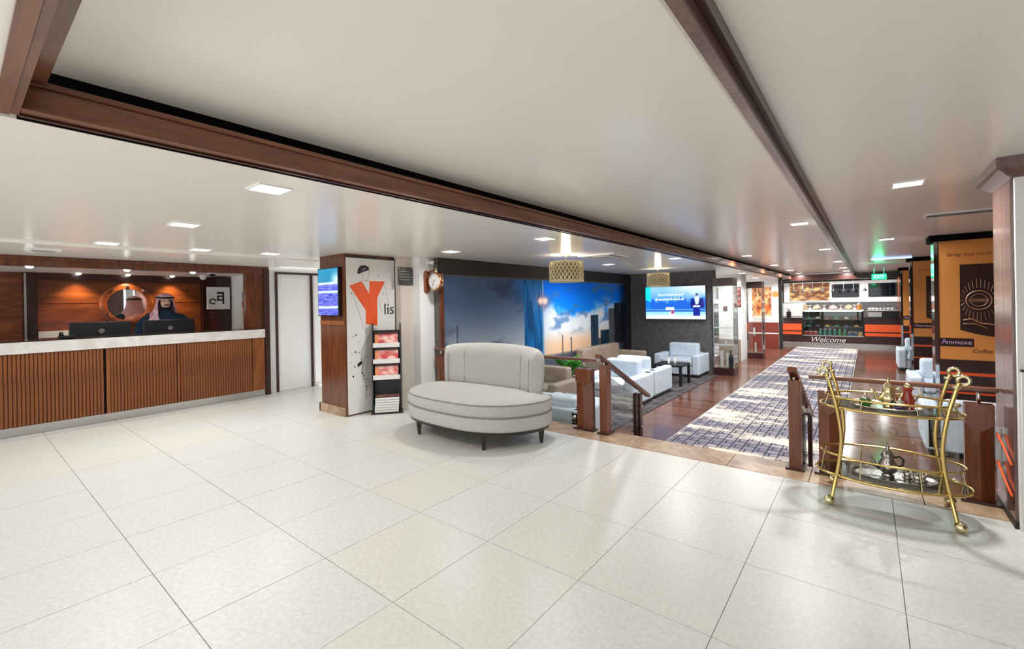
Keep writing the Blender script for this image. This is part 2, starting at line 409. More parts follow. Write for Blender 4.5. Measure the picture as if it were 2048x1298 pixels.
# ------------------------------------------------------------------ lamps
LS = bpy.data.lights.new('downlight_light', 'AREA'); LS.shape = 'SQUARE'; LS.size = 0.16; LS.energy = LAMP_W; LS.color = (0.985, 0.99, 1.0); LS.spread = R(165)
LS2 = LS.copy(); LS2.energy = LAMP_W * 3.3
def downlight():
    t = thing('downlight', '', 'lamp')
    h = 0.085
    mb = MB()
    for a in ((-h - .012, h + .012, -h - .012, -h), (-h - .012, h + .012, h, h + .012), (-h - .012, -h, -h, h), (h, h + .012, -h, h)): mb.box(*a, -0.008, 0.004)
    mb.build('lamp_frame', M['white'], t)
    bx('diffuser', M['lamp'], t, -h, h, -h, h, -0.003, 0.002)
    l = bpy.data.objects.new('lamp_light', LS); COL.objects.link(l); l.parent = t; l.location = (0, 0, -0.02)
    return t
DL = downlight()
LG = 'square recessed ceiling lamps'
lamps = [
 ((-2.765, 1.19, ZC), 'large square recessed lamp nearest the brown beam on the left ceiling'),
 ((-4.46, 1.23, ZC), 'second recessed lamp in the row running from the brown beam towards the reception desk'),
 ((-6.25, 1.04, ZC), 'recessed lamp above the left part of the reception counter'),
 ((-6.25, 1.88, ZC), 'recessed lamp above the middle of the reception counter'),
 ((-6.14, 2.64, ZC), 'recessed lamp in front of the white door'),
 ((-4.37, 4.2, ZC), 'recessed lamp beside the station clock'),
 ((-2.78, 4.1, ZC), 'recessed lamp just above the curved grey sofa'),
 ((0.25, 0.36, ZT), 'unseen recessed lamp added on the right ceiling almost above the viewer'),  # out of view, in line with the right row; added to light the floor
 ((-1.2, -0.9, ZC), 'unseen recessed lamp added on the front ceiling behind the tray ceiling'),  # behind the camera; added to brighten the near floor
 ((0.25, 4.59, ZT), 'long looking recessed lamp on the right ceiling above the brass trolley'),
 ((0.23, 8.82, ZT), 'small recessed lamp on the right ceiling before the orange coffee poster'),
 ((-0.64, 6.45, 2.40), 'largest recessed lamp in the tray ceiling above the runner'),
 ((-0.62, 10.23, 2.40), 'second recessed lamp in the right row above the runner'),
 ((-0.60, 14.1, 2.40), 'third recessed lamp in the right row above the runner'),
 ((-0.59, 17.2, 2.40), 'fourth recessed lamp in the right row above the runner'),
 ((-0.58, 19.6, 2.40), 'farthest recessed lamp in the right row, close to the coffee bar'),
 ((-1.98, 10.44, 2.40), 'nearest recessed lamp in the left row above the runner'),
 ((-1.99, 14.06, 2.40), 'second recessed lamp in the left row above the runner'),
 ((-1.99, 17.2, 2.40), 'third recessed lamp in the left row above the runner'),
 ((-1.99, 19.6, 2.40), 'farthest recessed lamp in the left row, close to the coffee bar'),
 ((-3.87, 7.86, ZC), 'recessed lamp between the two lattice pendants'),
 ((-2.53, 7.63, ZC), 'recessed lamp beside the brown beam, close to the farther pendant'),
 ((-2.7, 13.6, ZC), 'recessed lamp above the glass display cabinets'),
 ((-3.0, 17.2, ZC), 'recessed lamp above the white wall by the coffee bar'),
 ((-2.2, 21.4, 2.40), 'unseen recessed lamp added behind the dark bar header, over the food board'),  # this and the next two: hidden by the header, added to brighten the bar
 ((-0.9, 21.4, 2.40), 'unseen recessed lamp added behind the dark bar header, over the middle menu screen'),
 ((0.4, 21.4, ZT), 'unseen recessed lamp added behind the dark bar header, over the coffee machine'),
]
for i, (p, lb) in enumerate(lamps):
    o = DL if i == 0 else copy_tree(DL)
    o.location = p; tag(o, lb, 'lamp', LG)
    if p[1] > 4.5:
        for ch in o.children:
            if ch.type == 'LIGHT': ch.data = LS2

# ------------------------------------------------------------------ reception: walls, counter
wl = struct('wall_left', MB().box(-10.4, -10.2, -2.2, 3.6, 0, 2.2), M['panel'])
# panelled back wall
bx('lower_panel', M['panel'], wl, -10.2, -10.185, 0.86, 3.05, 0.5, 1.60)
bx('upper_panel', M['panel'], wl, -10.2, -10.185, 0.86, 3.05, 1.615, 1.97)
bx('wall_panel', M['panel'], wl, -10.2, -10.18, -2.2, 0.70, 0.5, 1.40)
bx('wall_panel', M['panel'], wl, -10.2, -10.18, -2.2, 0.70, 1.415, 2.02)
bx('pilaster', M['darkwood'], wl, -10.2, -10.08, 0.71, 0.83, 0.0, 2.08)
bx('pilaster', M['darkwood'], wl, -10.2, -10.08, 3.06, 3.17, 0.0, 2.08)
bx('pilaster_edge', M['steel'], wl, -10.08, -10.075, 0.71, 0.735, 0.0, 2.08)
bx('pelmet', M['darkwood'], wl, -10.2, -10.13, 0.83, 3.06, 1.99, 2.08)
bx('grey_upstand', M['paper'], wl, -10.185, -10.15, 0.86, 1.75, 0.9, 1.17)
struct('wall_alcove_end', MB().box(-10.4, -8.2, 3.42, 3.6, 0, 2.2), M['white'])
sp = struct('trim_4', MB().box(-10.2, -9.7, 3.17, 3.42, 0, 2.08), M['darkwood'])
# header and jambs of the counter opening
hd = struct('trim_5', MB().box(-8.20, -8.06, -2.2, 3.42, 2.055, ZC), M['wood'])
bx('header_moulding', M['wood'], hd, -8.06, -8.035, -2.2, 3.42, 2.14, ZC - 0.02, bevel=0.006)
bx('side_panel', M['wood'], hd, -8.20, -8.08, 3.07, 3.34, 1.10, 2.055)
bx('jamb', M['darkwood'], hd, -8.20, -8.03, 3.335, 3.42, 0, 2.14, bevel=0.004)
wd = struct('wall_door', MB().box(-8.4, -8.15, 3.42, 3.56, 0, ZC), M['white'])
struct('wall_door_side', MB().box(-8.4, -8.15, 4.27, 5.2, 0, ZC), M['white'])
struct('wall_door_top', MB().box(-8.4, -8.15, 3.56, 4.27, 2.11, ZC), M['white'])
dr = struct('door_1', MB().box(-8.22, -8.17, 3.60, 4.20, 0.006, 2.075), M['white'])
fr = MB().box(-8.2, -8.13, 3.56, 3.60, 0, 2.11).box(-8.2, -8.13, 4.20, 4.235, 0, 2.11).box(-8.2, -8.13, 3.60, 4.20, 2.075, 2.11)
fr.build('door_frame', M['darkwood'], dr)
bx('head_band', M['darkwood'], dr, -8.16, -8.135, 4.235, 5.2, 2.075, 2.11)
struct('baseboard_left', MB().box(-8.15, -8.13, 4.24, 5.2, 0, 0.05), M['marblewhite'])

ct = thing('reception_counter', 'long reception counter with vertical brown slats and a white marble edge', 'counter', (-7.97, 0, 0))
bx('body', M['darkwood'], ct, -0.30, -0.035, -2.2, 3.30, 0.11, 0.985)
bx('marble_edge', M['marblewhite'], ct, -0.62, 0.03, -2.2, 3.30, 0.985, 1.125, bevel=0.004)
bx('stone_top', M['blackglass'], ct, -0.62, 0.026, -2.2, 3.30, 1.1255, 1.136)
bx('kick_board', M['steel'], ct, -0.28, -0.012, -2.2, 3.30, 0.004, 0.11)
pitch = 0.0355
sl = None
y = -1.0
edges = [(-1.0, 1.272), (1.335, 2.075), (2.12, 3.105)]
slm = MB().box(-0.036, -0.004, -0.0152, 0.0152, 0.112, 0.984)
sl0 = slm.build('slat', M['slat'], ct, bevel=0.005, seg=1)
first = True
for a, b in edges:
    n = int(round((b - a) / pitch))
    for k in range(n):
        o = sl0 if first else sl0.copy()
        if not first: COL.objects.link(o)
        first = False
        o.location = (0, a + (b - a) * (k + 0.5) / n, 0)
bx('groove', M['dark'], ct, -0.036, -0.004, 1.274, 1.294, 0.112, 0.984)
for yy, ww in ((1.314, 0.019), (2.097, 0.014), (3.125, 0.012)): bx('divider', M['slat'], ct, -0.036, 0.0, yy - ww, yy + ww, 0.112, 0.984)
bx('end_panel', M['slat'], ct, -0.036, -0.002, 3.14, 3.30, 0.112, 0.984)
bx('inner_desk', M['darkwood'], ct, -1.2, -0.30, -2.2, 3.0, 0.74, 0.78)
bx('desk_support', M['darkwood'], ct, -0.34, -0.30, -2.2, 3.0, 0.0, 0.74)

def monitor(label, loc, rz):
    t = thing('monitor', label, 'monitor', loc, rz, 'desk monitors')
    bx('housing', M['black'], t, -0.02, 0.02, -0.335, 0.335, 0.15, 0.545, bevel=0.008)
    MB().lathe([(0.034, 0.0205), (0.034, 0.023)], (0, 0, 0.415), 20, 'x').build('emblem', M['steel'], t)
    bx('stand', M['black'], t, -0.06, -0.02, -0.04, 0.04, 0.01, 0.36, bevel=0.005)
    bx('base', M['black'], t, -0.13, 0.07, -0.12, 0.12, 0.0, 0.012, bevel=0.004)
    bx('screen', emat('monitor glow', (120, 160, 210), 0.8), t, -0.0225, -0.0205, -0.32, 0.32, 0.165, 0.53)
    return t
monitor('black monitor with round emblem on the left of the desk', (-8.66, 1.36, 0.78), 0.0)
monitor('black monitor with round emblem in front of the man', (-8.66, 2.17, 0.78), R(3))
# desk clutter: a small black phone/stapler and a white paper holder
t = thing('desk_phone', 'small black desk phone left of the monitors on the counter', 'phone', (-8.25, 0.95, 1.137))
bx('base', M['black'], t, -0.08, 0.08, -0.07, 0.07, 0, 0.03, bevel=0.006)
MB().tube([(-0.07, -0.045, 0.04), (-0.04, -0.045, 0.065), (0.04, -0.045, 0.065), (0.07, -0.045, 0.04)], 0.016, 8).build('handset', M['black'], t, smooth=True)

# round mirror
t = thing('round_mirror', 'round wall mirror with a wide red wood ring behind the desk', 'mirror', (-10.184, 1.945, 1.585))
MB().lathe([(0.265, 0.0), (0.375, 0.0), (0.375, 0.03), (0.33, 0.045), (0.27, 0.03)], (0, 0, 0), 40, 'x', caps=False).build('ring', M['panel'], t, smooth=True)
MB().lathe([(0.275, 0.004), (0.275, 0.026)], (0, 0, 0), 40, 'x').build('mirror_glass', M['mirror'], t)
for a in (50, 90, 130, 210, 270, 330):
    MB().lathe([(0.02, 0.03), (0.02, 0.06)], (0, 0.32 * math.cos(R(a)), 0.32 * math.sin(R(a))), 12, 'x').build('stud', M['chrome'], t)
# warm spots above the back wall
SPL = bpy.data.lights.new('spot_warm', 'SPOT'); SPL.energy = 32; SPL.color = (1.0, 0.72, 0.42); SPL.spot_size = R(105); SPL.spot_blend = 0.8; SPL.shadow_soft_size = 0.04
def spot(loc, label, light, group):
    t = thing('spotlight', label, 'lamp', loc, 0, group)
    MB().lathe([(0.045, -0.006), (0.045, 0.0), (0.036, 0.0)], (0, 0, 0), 16).build('ring', M['chrome'], t)
    MB().lathe([(0.036, -0.004), (0.034, -0.016), (0.022, -0.026), (0.004, -0.03)], (0, 0, 0), 16).build('bulb', M['lamp'], t, smooth=True)
    if light:
        l = bpy.data.objects.new('lamp_light', light); COL.objects.link(l); l.parent = t; l.location = (0, 0, -0.05)
for p, lb in (((-10.02, 1.31, 2.1), 'left warm spot lamp above the wood panelled back wall'), ((-10.02, 1.93, 2.1), 'warm spot lamp above the round mirror'), ((-10.02, 2.56, 2.1), 'warm spot lamp on the back wall above the man')):
    spot(p, lb, SPL, 'warm spot lamps over the back wall')
SP2 = bpy.data.lights.new('spot_white', 'SPOT'); SP2.energy = 12; SP2.color = (1.0, 0.93, 0.85); SP2.spot_size = R(120); SP2.spot_blend = 0.8; SP2.shadow_soft_size = 0.04
for p, lb in (((-8.105, 0.62, 2.056), 'left round lamp under the wood header of the counter'), ((-8.105, 1.55, 2.056), 'middle round lamp under the wood header of the counter'), ((-8.105, 2.33, 2.056), 'right round lamp under the wood header of the counter')):
    spot(p, lb, SP2, 'round lamps under the counter header')
# sign on the alcove pillar
t = thing('wall_sign', 'square white sign with a dark calligraphic emblem behind the desk', 'sign', (-9.66, 3.19, 1.68))
bx('board', M['paper'], t, -0.04, 0.0, -0.19, 0.19, -0.21, 0.21, bevel=0.004)
e = MB()
for y0, y1, z0, z1 in ((0.06, 0.09, -0.11, 0.12), (-0.03, 0.09, 0.08, 0.12), (-0.03, 0.06, 0.02, 0.05), (-0.03, 0.06, -0.05, -0.02), (-0.03, 0.0, -0.02, 0.02)): e.box(0.0, 0.003, y0, y1, z0, z1)
e.tube([(0.002, -0.10 + .05 * math.cos(a * .5), -0.06 + .045 * math.sin(a * .5)) for a in range(0, 12)], 0.012, 6)
e.build('emblem', M['ink'], t)
# leaflets pinned on the white end wall
lg = ((-9.08, 1.72, (120, 140, 160)), (-9.08, 1.56, (150, 52, 60)), (-9.08, 1.41, (222, 186, 120)), (-9.08, 1.26, (206, 206, 190)))
for (x, z, c), lb in zip(lg, ('blue grey leaflet, topmost on the white alcove wall', 'dark red leaflet on the white alcove wall', 'yellow leaflet on the white alcove wall', 'pale leaflet, lowest on the white alcove wall')):
    t = MB().box(x - 0.1, x + 0.1, 3.414, 3.42, z - 0.07, z + 0.07).build('leaflet', mat('leaflet %d %d %d' % c, c, 0.5), None); tag(t, lb, 'leaflet', 'leaflets on the alcove wall')
def camera_dome(loc, label, m):
    t = thing('ceiling_camera', label, 'camera', loc, 0, 'ceiling cameras')
    MB().lathe([(0.06, 0.0), (0.062, -0.03), (0.05, -0.04)], (0, 0, 0), 18).build('mount', M['white'], t, smooth=True)
    MB().lathe([(0.046, -0.04), (0.044, -0.06), (0.03, -0.078), (0.006, -0.085)], (0, 0, 0), 18).build('dome', m, t, smooth=True)
camera_dome((-8.5, 2.72, 2.1), 'dark dome camera at the right end of the desk alcove', M['black'])
camera_dome((-9.6, 2.92, 2.1), 'small white dome detector near the back wall spot lamps', M['white'])
t = thing('ceiling_vent', 'small square vent in the ceiling strip above the counter', 'vent', (-7.2, 0.66, ZC - 0.02))
bx('frame', M['white'], t, -0.10, 0.10, -0.14, 0.14, -0.012, 0, bevel=0.003)
bx('grille', M['greyink'], t, -0.06, 0.06, -0.09, 0.09, -0.016, -0.012)

# ------------------------------------------------------------------ pillar with screen and poster
pl = struct('wall_pillar', MB().box(-6.14, -5.50, 3.31, 4.12, 0, ZC), M['wood'])
bx('stone_plinth', M['stone'], pl, -6.17, -5.515, 3.285, 3.31, 0, 0.12)
bx('plinth_side', M['stone'], pl, -6.17, -6.14, 3.285, 4.12, 0, 0.12)
bx('wood_band', M['slat'], pl, -6.14, -5.52, 3.303, 3.31, 1.235, 1.29)
t = thing('wall_screen', 'upright blue information screen on the wooden pillar face', 'screen', (-5.85, 3.31, 1.69))
bx('housing', M['black'], t, -0.265, 0.275, -0.05, 0.0, -0.335, 0.335, bevel=0.006)
def scr(u, v):
    if v > 0.70:
        c = mix((20, 110, 170), (40, 150, 190), v); return mix(c, (210, 240, 255), sst(0.55, 0.95, u) * sst(1.0, 0.74, v))
    if abs(v - 0.68) < 0.03 or abs(v - 0.50) < 0.025 or abs(v - 0.17) < 0.03: return (214, 232, 255)
    n = fbm(u * 4, v * 40, 3)
    return mix((50, 60, 190), (150, 160, 250), 0.5 + n * 0.9)
paint('screen', t, (-0.25, -0.0515, -0.32), (0.51, 0, 0), (0, 0, 0.64), 24, 60, scr, M['screen'])

t = thing('pillar_poster', 'tall white poster of a figure in an orange Y shaped top', 'poster', (-5.50, 3.33, 0))
bx('board', M['paper'], t, 0, 0.012, 0.0, 0.78, 0.02, 2.15)
bx('poster_frame', M['black'], t, 0, 0.018, 0.78, 0.80, 0.02, 2.165)
MB().box(0, 0.018, 0.0, 0.78, 2.15, 2.165).build('poster_top_frame', M['black'], t)
XP = 0.0135
MB().poly([(XP, y, z) for y, z in ((0.04, 1.765), (0.225, 1.83), (0.345, 1.66), (0.355, 1.835), (0.61, 1.835), (0.475, 1.60), (0.47, 1.205), (0.285, 1.235), (0.285, 1.43))], (0.002, 0, 0)).build('orange_top', M['orange'], t)
fold = MB()
for pts in (((0.35, 1.64), (0.35, 1.40)), ((0.40, 1.36), (0.425, 1.21)), ((0.13, 1.72), (0.24, 1.50)), ((0.25, 1.80), (0.33, 1.62))):
    fold.tube([(XP + 0.002, y, z) for y, z in pts], 0.003, 4)
fold.build('shirt_fold', mat('dark orange line', (196, 60, 20), 0.6), t)
hair = MB()
hair.poly([(XP, y, z) for y, z in ((0.165, 1.94), (0.175, 2.0), (0.22, 2.05), (0.29, 2.055), (0.345, 2.03), (0.35, 1.995), (0.30, 1.975), (0.235, 1.955), (0.19, 1.93))], (0.002, 0, 0))
hair.build('hair', mat('charcoal ink', (48, 44, 50), 0.7), t)
MB().poly([(XP, y, z) for y, z in ((0.23, 1.99), (0.27, 2.02), (0.31, 2.01), (0.26, 1.985))], (0.003, 0, 0)).build('hair_highlight', mat('mauve ink', (150, 130, 150), 0.7), t)
ln = MB()
for pts in (((0.235, 1.95), (0.26, 1.87), (0.31, 1.84)), ((0.345, 1.99), (0.345, 1.90), (0.32, 1.84)), ((0.22, 1.833), (0.36, 1.837)), ((0.09, 1.66), (0.17, 1.42), (0.27, 1.14), (0.30, 1.02)), ((0.285, 1.23), (0.285, 0.62)), ((0.60, 1.80), (0.66, 1.55), (0.70, 1.30)), ((0.49, 1.58), (0.55, 1.40))):
    ln.tube([(XP, y, z) for y, z in pts], 0.0022, 4)
ln.build('thin_line', M['greyink'], t)
MB().poly([(XP, y, z) for y, z in ((0.39, 1.17), (0.46, 1.18), (0.47, 0.90), (0.42, 0.45), (0.30, 0.30), (0.20, 0.55), (0.19, 0.85), (0.27, 1.02))], (0.001, 0, 0)).build('grey_shape', mat('pale grey wash', (190, 188, 182), 0.7), t)
for i, (y, z, r) in enumerate(((0.13, 1.09, .011), (0.09, 1.07, .007), (0.07, 1.66, .009), (0.58, 1.66, .008), (0.50, 1.92, .008), (0.115, 0.86, .011), (0.165, 0.85, .008), (0.06, 0.845, .006), (0.10, 0.66, .009), (0.075, 0.53, .012), (0.245, 0.52, .010), (0.215, 0.56, .013), (0.27, 0.37, .011), (0.34, 0.37, .008), (0.31, 0.43, .007), (0.17, 0.99, .006), (0.20, 0.75, .008), (0.05, 0.72, .006))):
    MB().lathe([(r, 0.0), (r, 0.0025)], (XP, y, z), 8, 'x').build('ink_spot', M['ink'], t)
MB().poly([(XP, y, z) for y, z in ((0.14, 0.69), (0.18, 0.72), (0.22, 0.73), (0.215, 0.69), (0.17, 0.665), (0.155, 0.645))], (0.003, 0, 0)).build('ink_blot', M['ink'], t)
sk = MB()
for pts in (((0.30, 0.80), (0.25, 0.76), (0.22, 0.64), (0.205, 0.57)), ((0.42, 0.70), (0.40, 0.50), (0.35, 0.40)), ((0.28, 0.36), (0.27, 0.20)), ((0.35, 0.36), (0.32, 0.22)), ((0.24, 0.465), (0.33, 0.465))): sk.tube([(XP, y, z) for y, z in pts], 0.004, 4)
sk.build('ink_stroke', mat('dark grey ink', (70, 70, 74), 0.7), t)
text('lettering', 'lis', 0.23, M['ink'], t, (XP, 0.675, 1.43), (R(90), 0, R(90)), 0.001)

struct('wall_mid', MB().box(-6.1, -5.36, 4.12, 4.345, 0, ZC), M['beige'])
struct('wall_clock', MB().box(-6.1, -5.20, 4.345, 4.62, ZL, ZC), M['white'])
t = thing('wall_plaque', 'dark grey plaque on the beige wall beside the clock', 'plaque', (-5.36, 4.205, 1.915))
bx('plate', mat('slate plaque', (78, 78, 74), 0.35, 0.3), t, 0, 0.012, -0.135, 0.135, -0.135, 0.135, bevel=0.003)
for z in (0.07, 0.03, -0.01, -0.05): bx('text_line', M['greyink'], t, 0.012, 0.0135, -0.10, 0.10 - abs(z) * 0.5, z - 0.006, z + 0.006)
for y, z in ((-.115, .115), (.115, .115), (-.115, -.115), (.115, -.115)): MB().lathe([(0.008, 0.012), (0.006, 0.016)], (0, y, z), 8, 'x').build('screw', M['steel'], t)

# magazine rack
RKO, RKA = Vector((-5.365, 3.87, 0)), R(-39)
rk = thing('magazine_rack', 'black upright magazine rack in front of the pillar', 'rack', RKO, RKA)
RKM = Matrix.Translation(RKO) @ Matrix.Rotation(RKA, 4, 'Z')
for s in (-1, 1):
    MB().poly([(x, s * 0.187 - 0.008, z) for x, z in ((0.0, 0.0), (0.22, 0.0), (0.20, 0.30), (0.10, 1.24), (0.0, 1.24))], (0, 0.016, 0)).build('side_panel', M['black'], rk)
bx('back_panel', M['black'], rk, 0.0, 0.014, -0.178, 0.178, 0.0, 1.14)
bx('base', M['black'], rk, -0.0, 0.235, -0.21, 0.21, 0.0, 0.022)
def mag_cover(seed):
    def f(u, v):
        if v < 0.20: return (236, 214, 206)
        if v > 0.82: return mix((40, 24, 24), (90, 40, 36), u)
        if u < 0.18: return (226, 140, 90)
        n = fbm(u * 3 + seed, v * 3, seed, 3)
        return mix((196, 70, 70), (246, 206, 196), 0.5 + n * 1.1)
    return f
mags = []
for k, z in enumerate((0.92, 0.70, 0.48)):
    d_ = 0.155 + 0.02 * k
    bx('shelf', M['black'], rk, 0.014, d_, -0.178, 0.178, z - 0.012, z)
    bx('lip', M['paper'], rk, d_, d_ + 0.006, -0.178, 0.178, z - 0.012, z + 0.05)
    lb = ('magazine on the top ledge of the black rack', 'magazine on the middle ledge of the black rack', 'magazine on the lowest ledge of the black rack')[k]
    t = thing('magazine', 'red and pink ' + lb, 'magazine', RKM @ Vector((d_ - 0.006, 0, z + 0.001)), RKA, 'magazines on the rack ledges')
    for ob in (MB().box(-0.014, 0, -0.155, 0.155, 0, 0.205).build('pages', M['paper'], t), paint('cover', t, (0.001, -0.155, 0), (0, 0.31, 0), (0, 0, 0.205), 16, 14, mag_cover(k + 1.3), M['print'])):
        ob.rotation_euler = (0, R(-14), 0)
for k in range(6):
    t = thing('magazine', ['lowest magazine of the stack at the foot of the rack', 'second magazine from the bottom of the rack stack', 'third magazine from the bottom of the rack stack', 'fourth magazine from the bottom of the rack stack', 'fifth magazine from the bottom of the rack stack', 'top magazine of the stack at the foot of the rack'][k], 'magazine', RKM @ Vector((0.12, random.uniform(-.006, .006), 0.0225 + 0.0345 * k)), RKA, 'magazines stacked at the foot of the rack')
    bx('pages', M['paper'], t, -0.10, 0.10, -0.16, 0.16, 0.0, 0.029, bevel=0.002)
    paint('cover', t, (-0.10, -0.16, 0.0345), (0, 0.32, 0), (0.20, 0, 0), 8, 6, mag_cover(k + 5.1), M['print']) if k == 5 else bx('cover', M['greyink'], t, -0.101, 0.102, -0.162, 0.162, 0.029, 0.034)

# station clock
t = thing('station_clock', 'round copper double faced clock on a wooden wall bracket', 'clock', (-5.20, 4.47, 1.83))
MB().layers([[(0.0 + dx, math.cos(a) * 0.05 * s, (0.11 if math.sin(a) > 0 else -0.11) + math.sin(a) * 0.06 * s) for a in [2 * PI * k / 24 for k in range(24)]] for dx, s in ((0, 1), (0.025, 1), (0.035, 0.8))]).build('bracket_plate', M['panel'], t)
MB().tube([(0.03, 0.0, 0.12), (0.08, 0.01, 0.16), (0.17, 0.02, 0.165), (0.19, 0.02, 0.15)], 0.012, 8).build('bracket_arm', M['bronze'], t, smooth=True)
MB().tube(arc((0.09, 0.01, 0.08), 0.055, 0, 330, 16, 'xz'), 0.006, 6).build('scroll', M['bronze'], t, smooth=True)
MB().lathe([(0.128, -0.045), (0.138, -0.03), (0.138, 0.03), (0.128, 0.045)], (0.20, 0.02, 0.0), 32, 'y').build('case', M['copper'], t, smooth=True)
for s in (-1, 1):
    f = MB().lathe([(0.112, 0), (0.112, 0.003)], (0.20, 0.02 + s * 0.047, 0), 32, 'y').build('dial', M['paper'], t)
    h = MB()
    for k in range(12):
        a = 2 * PI * k / 12
        h.tube([(0.20 + r * math.sin(a), 0.02 + s * 0.0505, r * math.cos(a)) for r in (0.085, 0.10)], 0.004, 4)
    h.tube([(0.20, 0.02 + s * 0.052, 0), (0.245, 0.02 + s * 0.052, 0.03)], 0.004, 4).tube([(0.20, 0.02 + s * 0.052, 0), (0.18, 0.02 + s * 0.052, -0.075)], 0.003, 4)
    h.build('clock_hands', M['ink'], f)
MB().lathe([(0.02, 0.135), (0.03, 0.15), (0.012, 0.165), (0.02, 0.185), (0.006, 0.20), (0.003, 0.22)], (0.20, 0.02, 0), 12).build('finial', M['palebrass'], t, smooth=True)
t = thing('wall_camera', 'small white camera at the top of the white wall above the clock', 'camera', (-5.20, 4.50, 2.13))
bx('mount', M['white'], t, 0, 0.03, -0.025, 0.025, -0.03, 0.05)
MB().tube([(0.03, 0, 0), (0.13, 0.02, -0.02)], 0.026, 10).build('body', M['white'], t, smooth=True)
MB().tube([(0.128, 0.02, -0.0195), (0.134, 0.021, -0.021)], 0.02, 10).build('lens', M['black'], t)

# ------------------------------------------------------------------ lounge walls, mural, television
wm = struct('wall_mural', MB().box(-5.3, -5.1, 4.62, 11.8, ZL, ZC), M['darkwall'])
bx('mural_pelmet', M['lampwall'], wm, -5.1, -5.07, 4.62, 11.6, 1.96, ZC)
bx('mural_edge', M['wood'], wm, -5.1, -5.06, 4.62, 4.70, ZL, 1.96)
bx('mural_edge', M['lampwall'], wm, -5.1, -5.08, 11.3, 11.6, ZL, 1.96)
def mural(u, v):
    y = 4.7 + u * 6.6; z = -0.1 + v * 2.03
    base = mix((160, 170, 178), (78, 98, 128), sst(0.55, 1.55, z))
    n = fbm(y * 0.8, z * 2.0, 1.0)
    base = mix(base, (46, 58, 84), sst(0.0, 0.5, n) * 0.55)
    blue = mix((6, 138, 255), (4, 112, 238), sst(1.2, 1.9, z))
    n2 = fbm(y * 1.1 + 7, z * 1.6, 4.0)
    cl = sst(-0.15, 0.35, n2 + (1.28 + (y - 7.4) * 0.05 - z) * 1.5)
    right = mix(blue, (226, 232, 238), cl * sst(1.75, 1.2, z))
    right = mix(right, (74, 116, 168), sst(0.05, 0.35, fbm(y * 1.3, z * 3.5, 9)) * 0.7 * sst(0.7, 1.0, z))
    right = mix(right, (236, 196, 160), sst(0.95, 0.55, z))
    c = mix(base, right, sst(6.6, 7.9, y))
    c = mix(c, (4, 116, 244), sst(6.2, 7.4, y) * sst(1.35, 1.8, z) * sst(8.2, 7.2, y))
    if 6.78 < y < 7.42:
        k = abs(y - 7.1) / 0.32
        c = mix((14, 66, 110), (30, 116, 184), fbm(y * 14, z * 1.2, 2) + 0.4)
        if z > 1.2 and abs(y - 7.1) < (z - 1.2) * 0.32: c = mix(c, (70, 120, 180), 0.5)
        if y > 7.38: c = (120, 160, 190)
    d = math.hypot((y - 7.40) * 0.75, z - 1.52)
    a = math.atan2(z - 1.52, (y - 7.4) * 0.75)
    c = mix(c, (214, 120, 100), sst(0.26, 0.03, d) * (0.45 + 0.35 * math.cos(a * 12)))
    for yy in (7.32, 7.48):
        c = mix(c, (255, 214, 196), sst(0.10, 0.02, math.hypot((y - yy) * 0.75, z - 1.52)))
    bl = [(9.35, 9.75, 1.17, (34, 56, 76)), (9.75, 10.0, 0.62, (96, 90, 92)), (9.85, 10.3, 0.80, (20, 44, 56)), (10.3, 10.75, 1.30, (84, 82, 84)), (10.6, 11.3, 1.45, (28, 30, 38)), (9.0, 9.2, 0.35, (30, 40, 52)), (5.0, 5.03, 1.15, (70, 66, 72)), (8.1, 8.14, 0.80, (110, 100, 100)), (8.45, 8.5, 0.72, (60, 60, 70))]
    for a0, a1, h, cc in bl:
        if a0 < y < a1 and z < h: c = mix(cc, (120, 150, 170), 0.35 * sst(0.1, 0.5, fbm(y * 22, z * 2, 5)))
    if z < 0.42: c = mix(c, (84, 88, 100), sst(0.46, 0.36, z))
    return mix(c, (14, 18, 26), sst(10.7, 11.3, y) * 0.8)
mu = thing('wall_mural', 'large blue dusk skyline mural along the lounge wall', 'mural', (-5.1, 4.7, 0))
paint('mural_print', mu, (0.004, 0, -0.1), (0, 6.6, 0), (0, 0, 2.03), 260, 90, mural, vmat('matt mural print', 0.0, 0.7, 0.12))
bx('mural_backing', M['black'], mu, 0.0, 0.003, 0, 6.6, -0.1, 1.93)

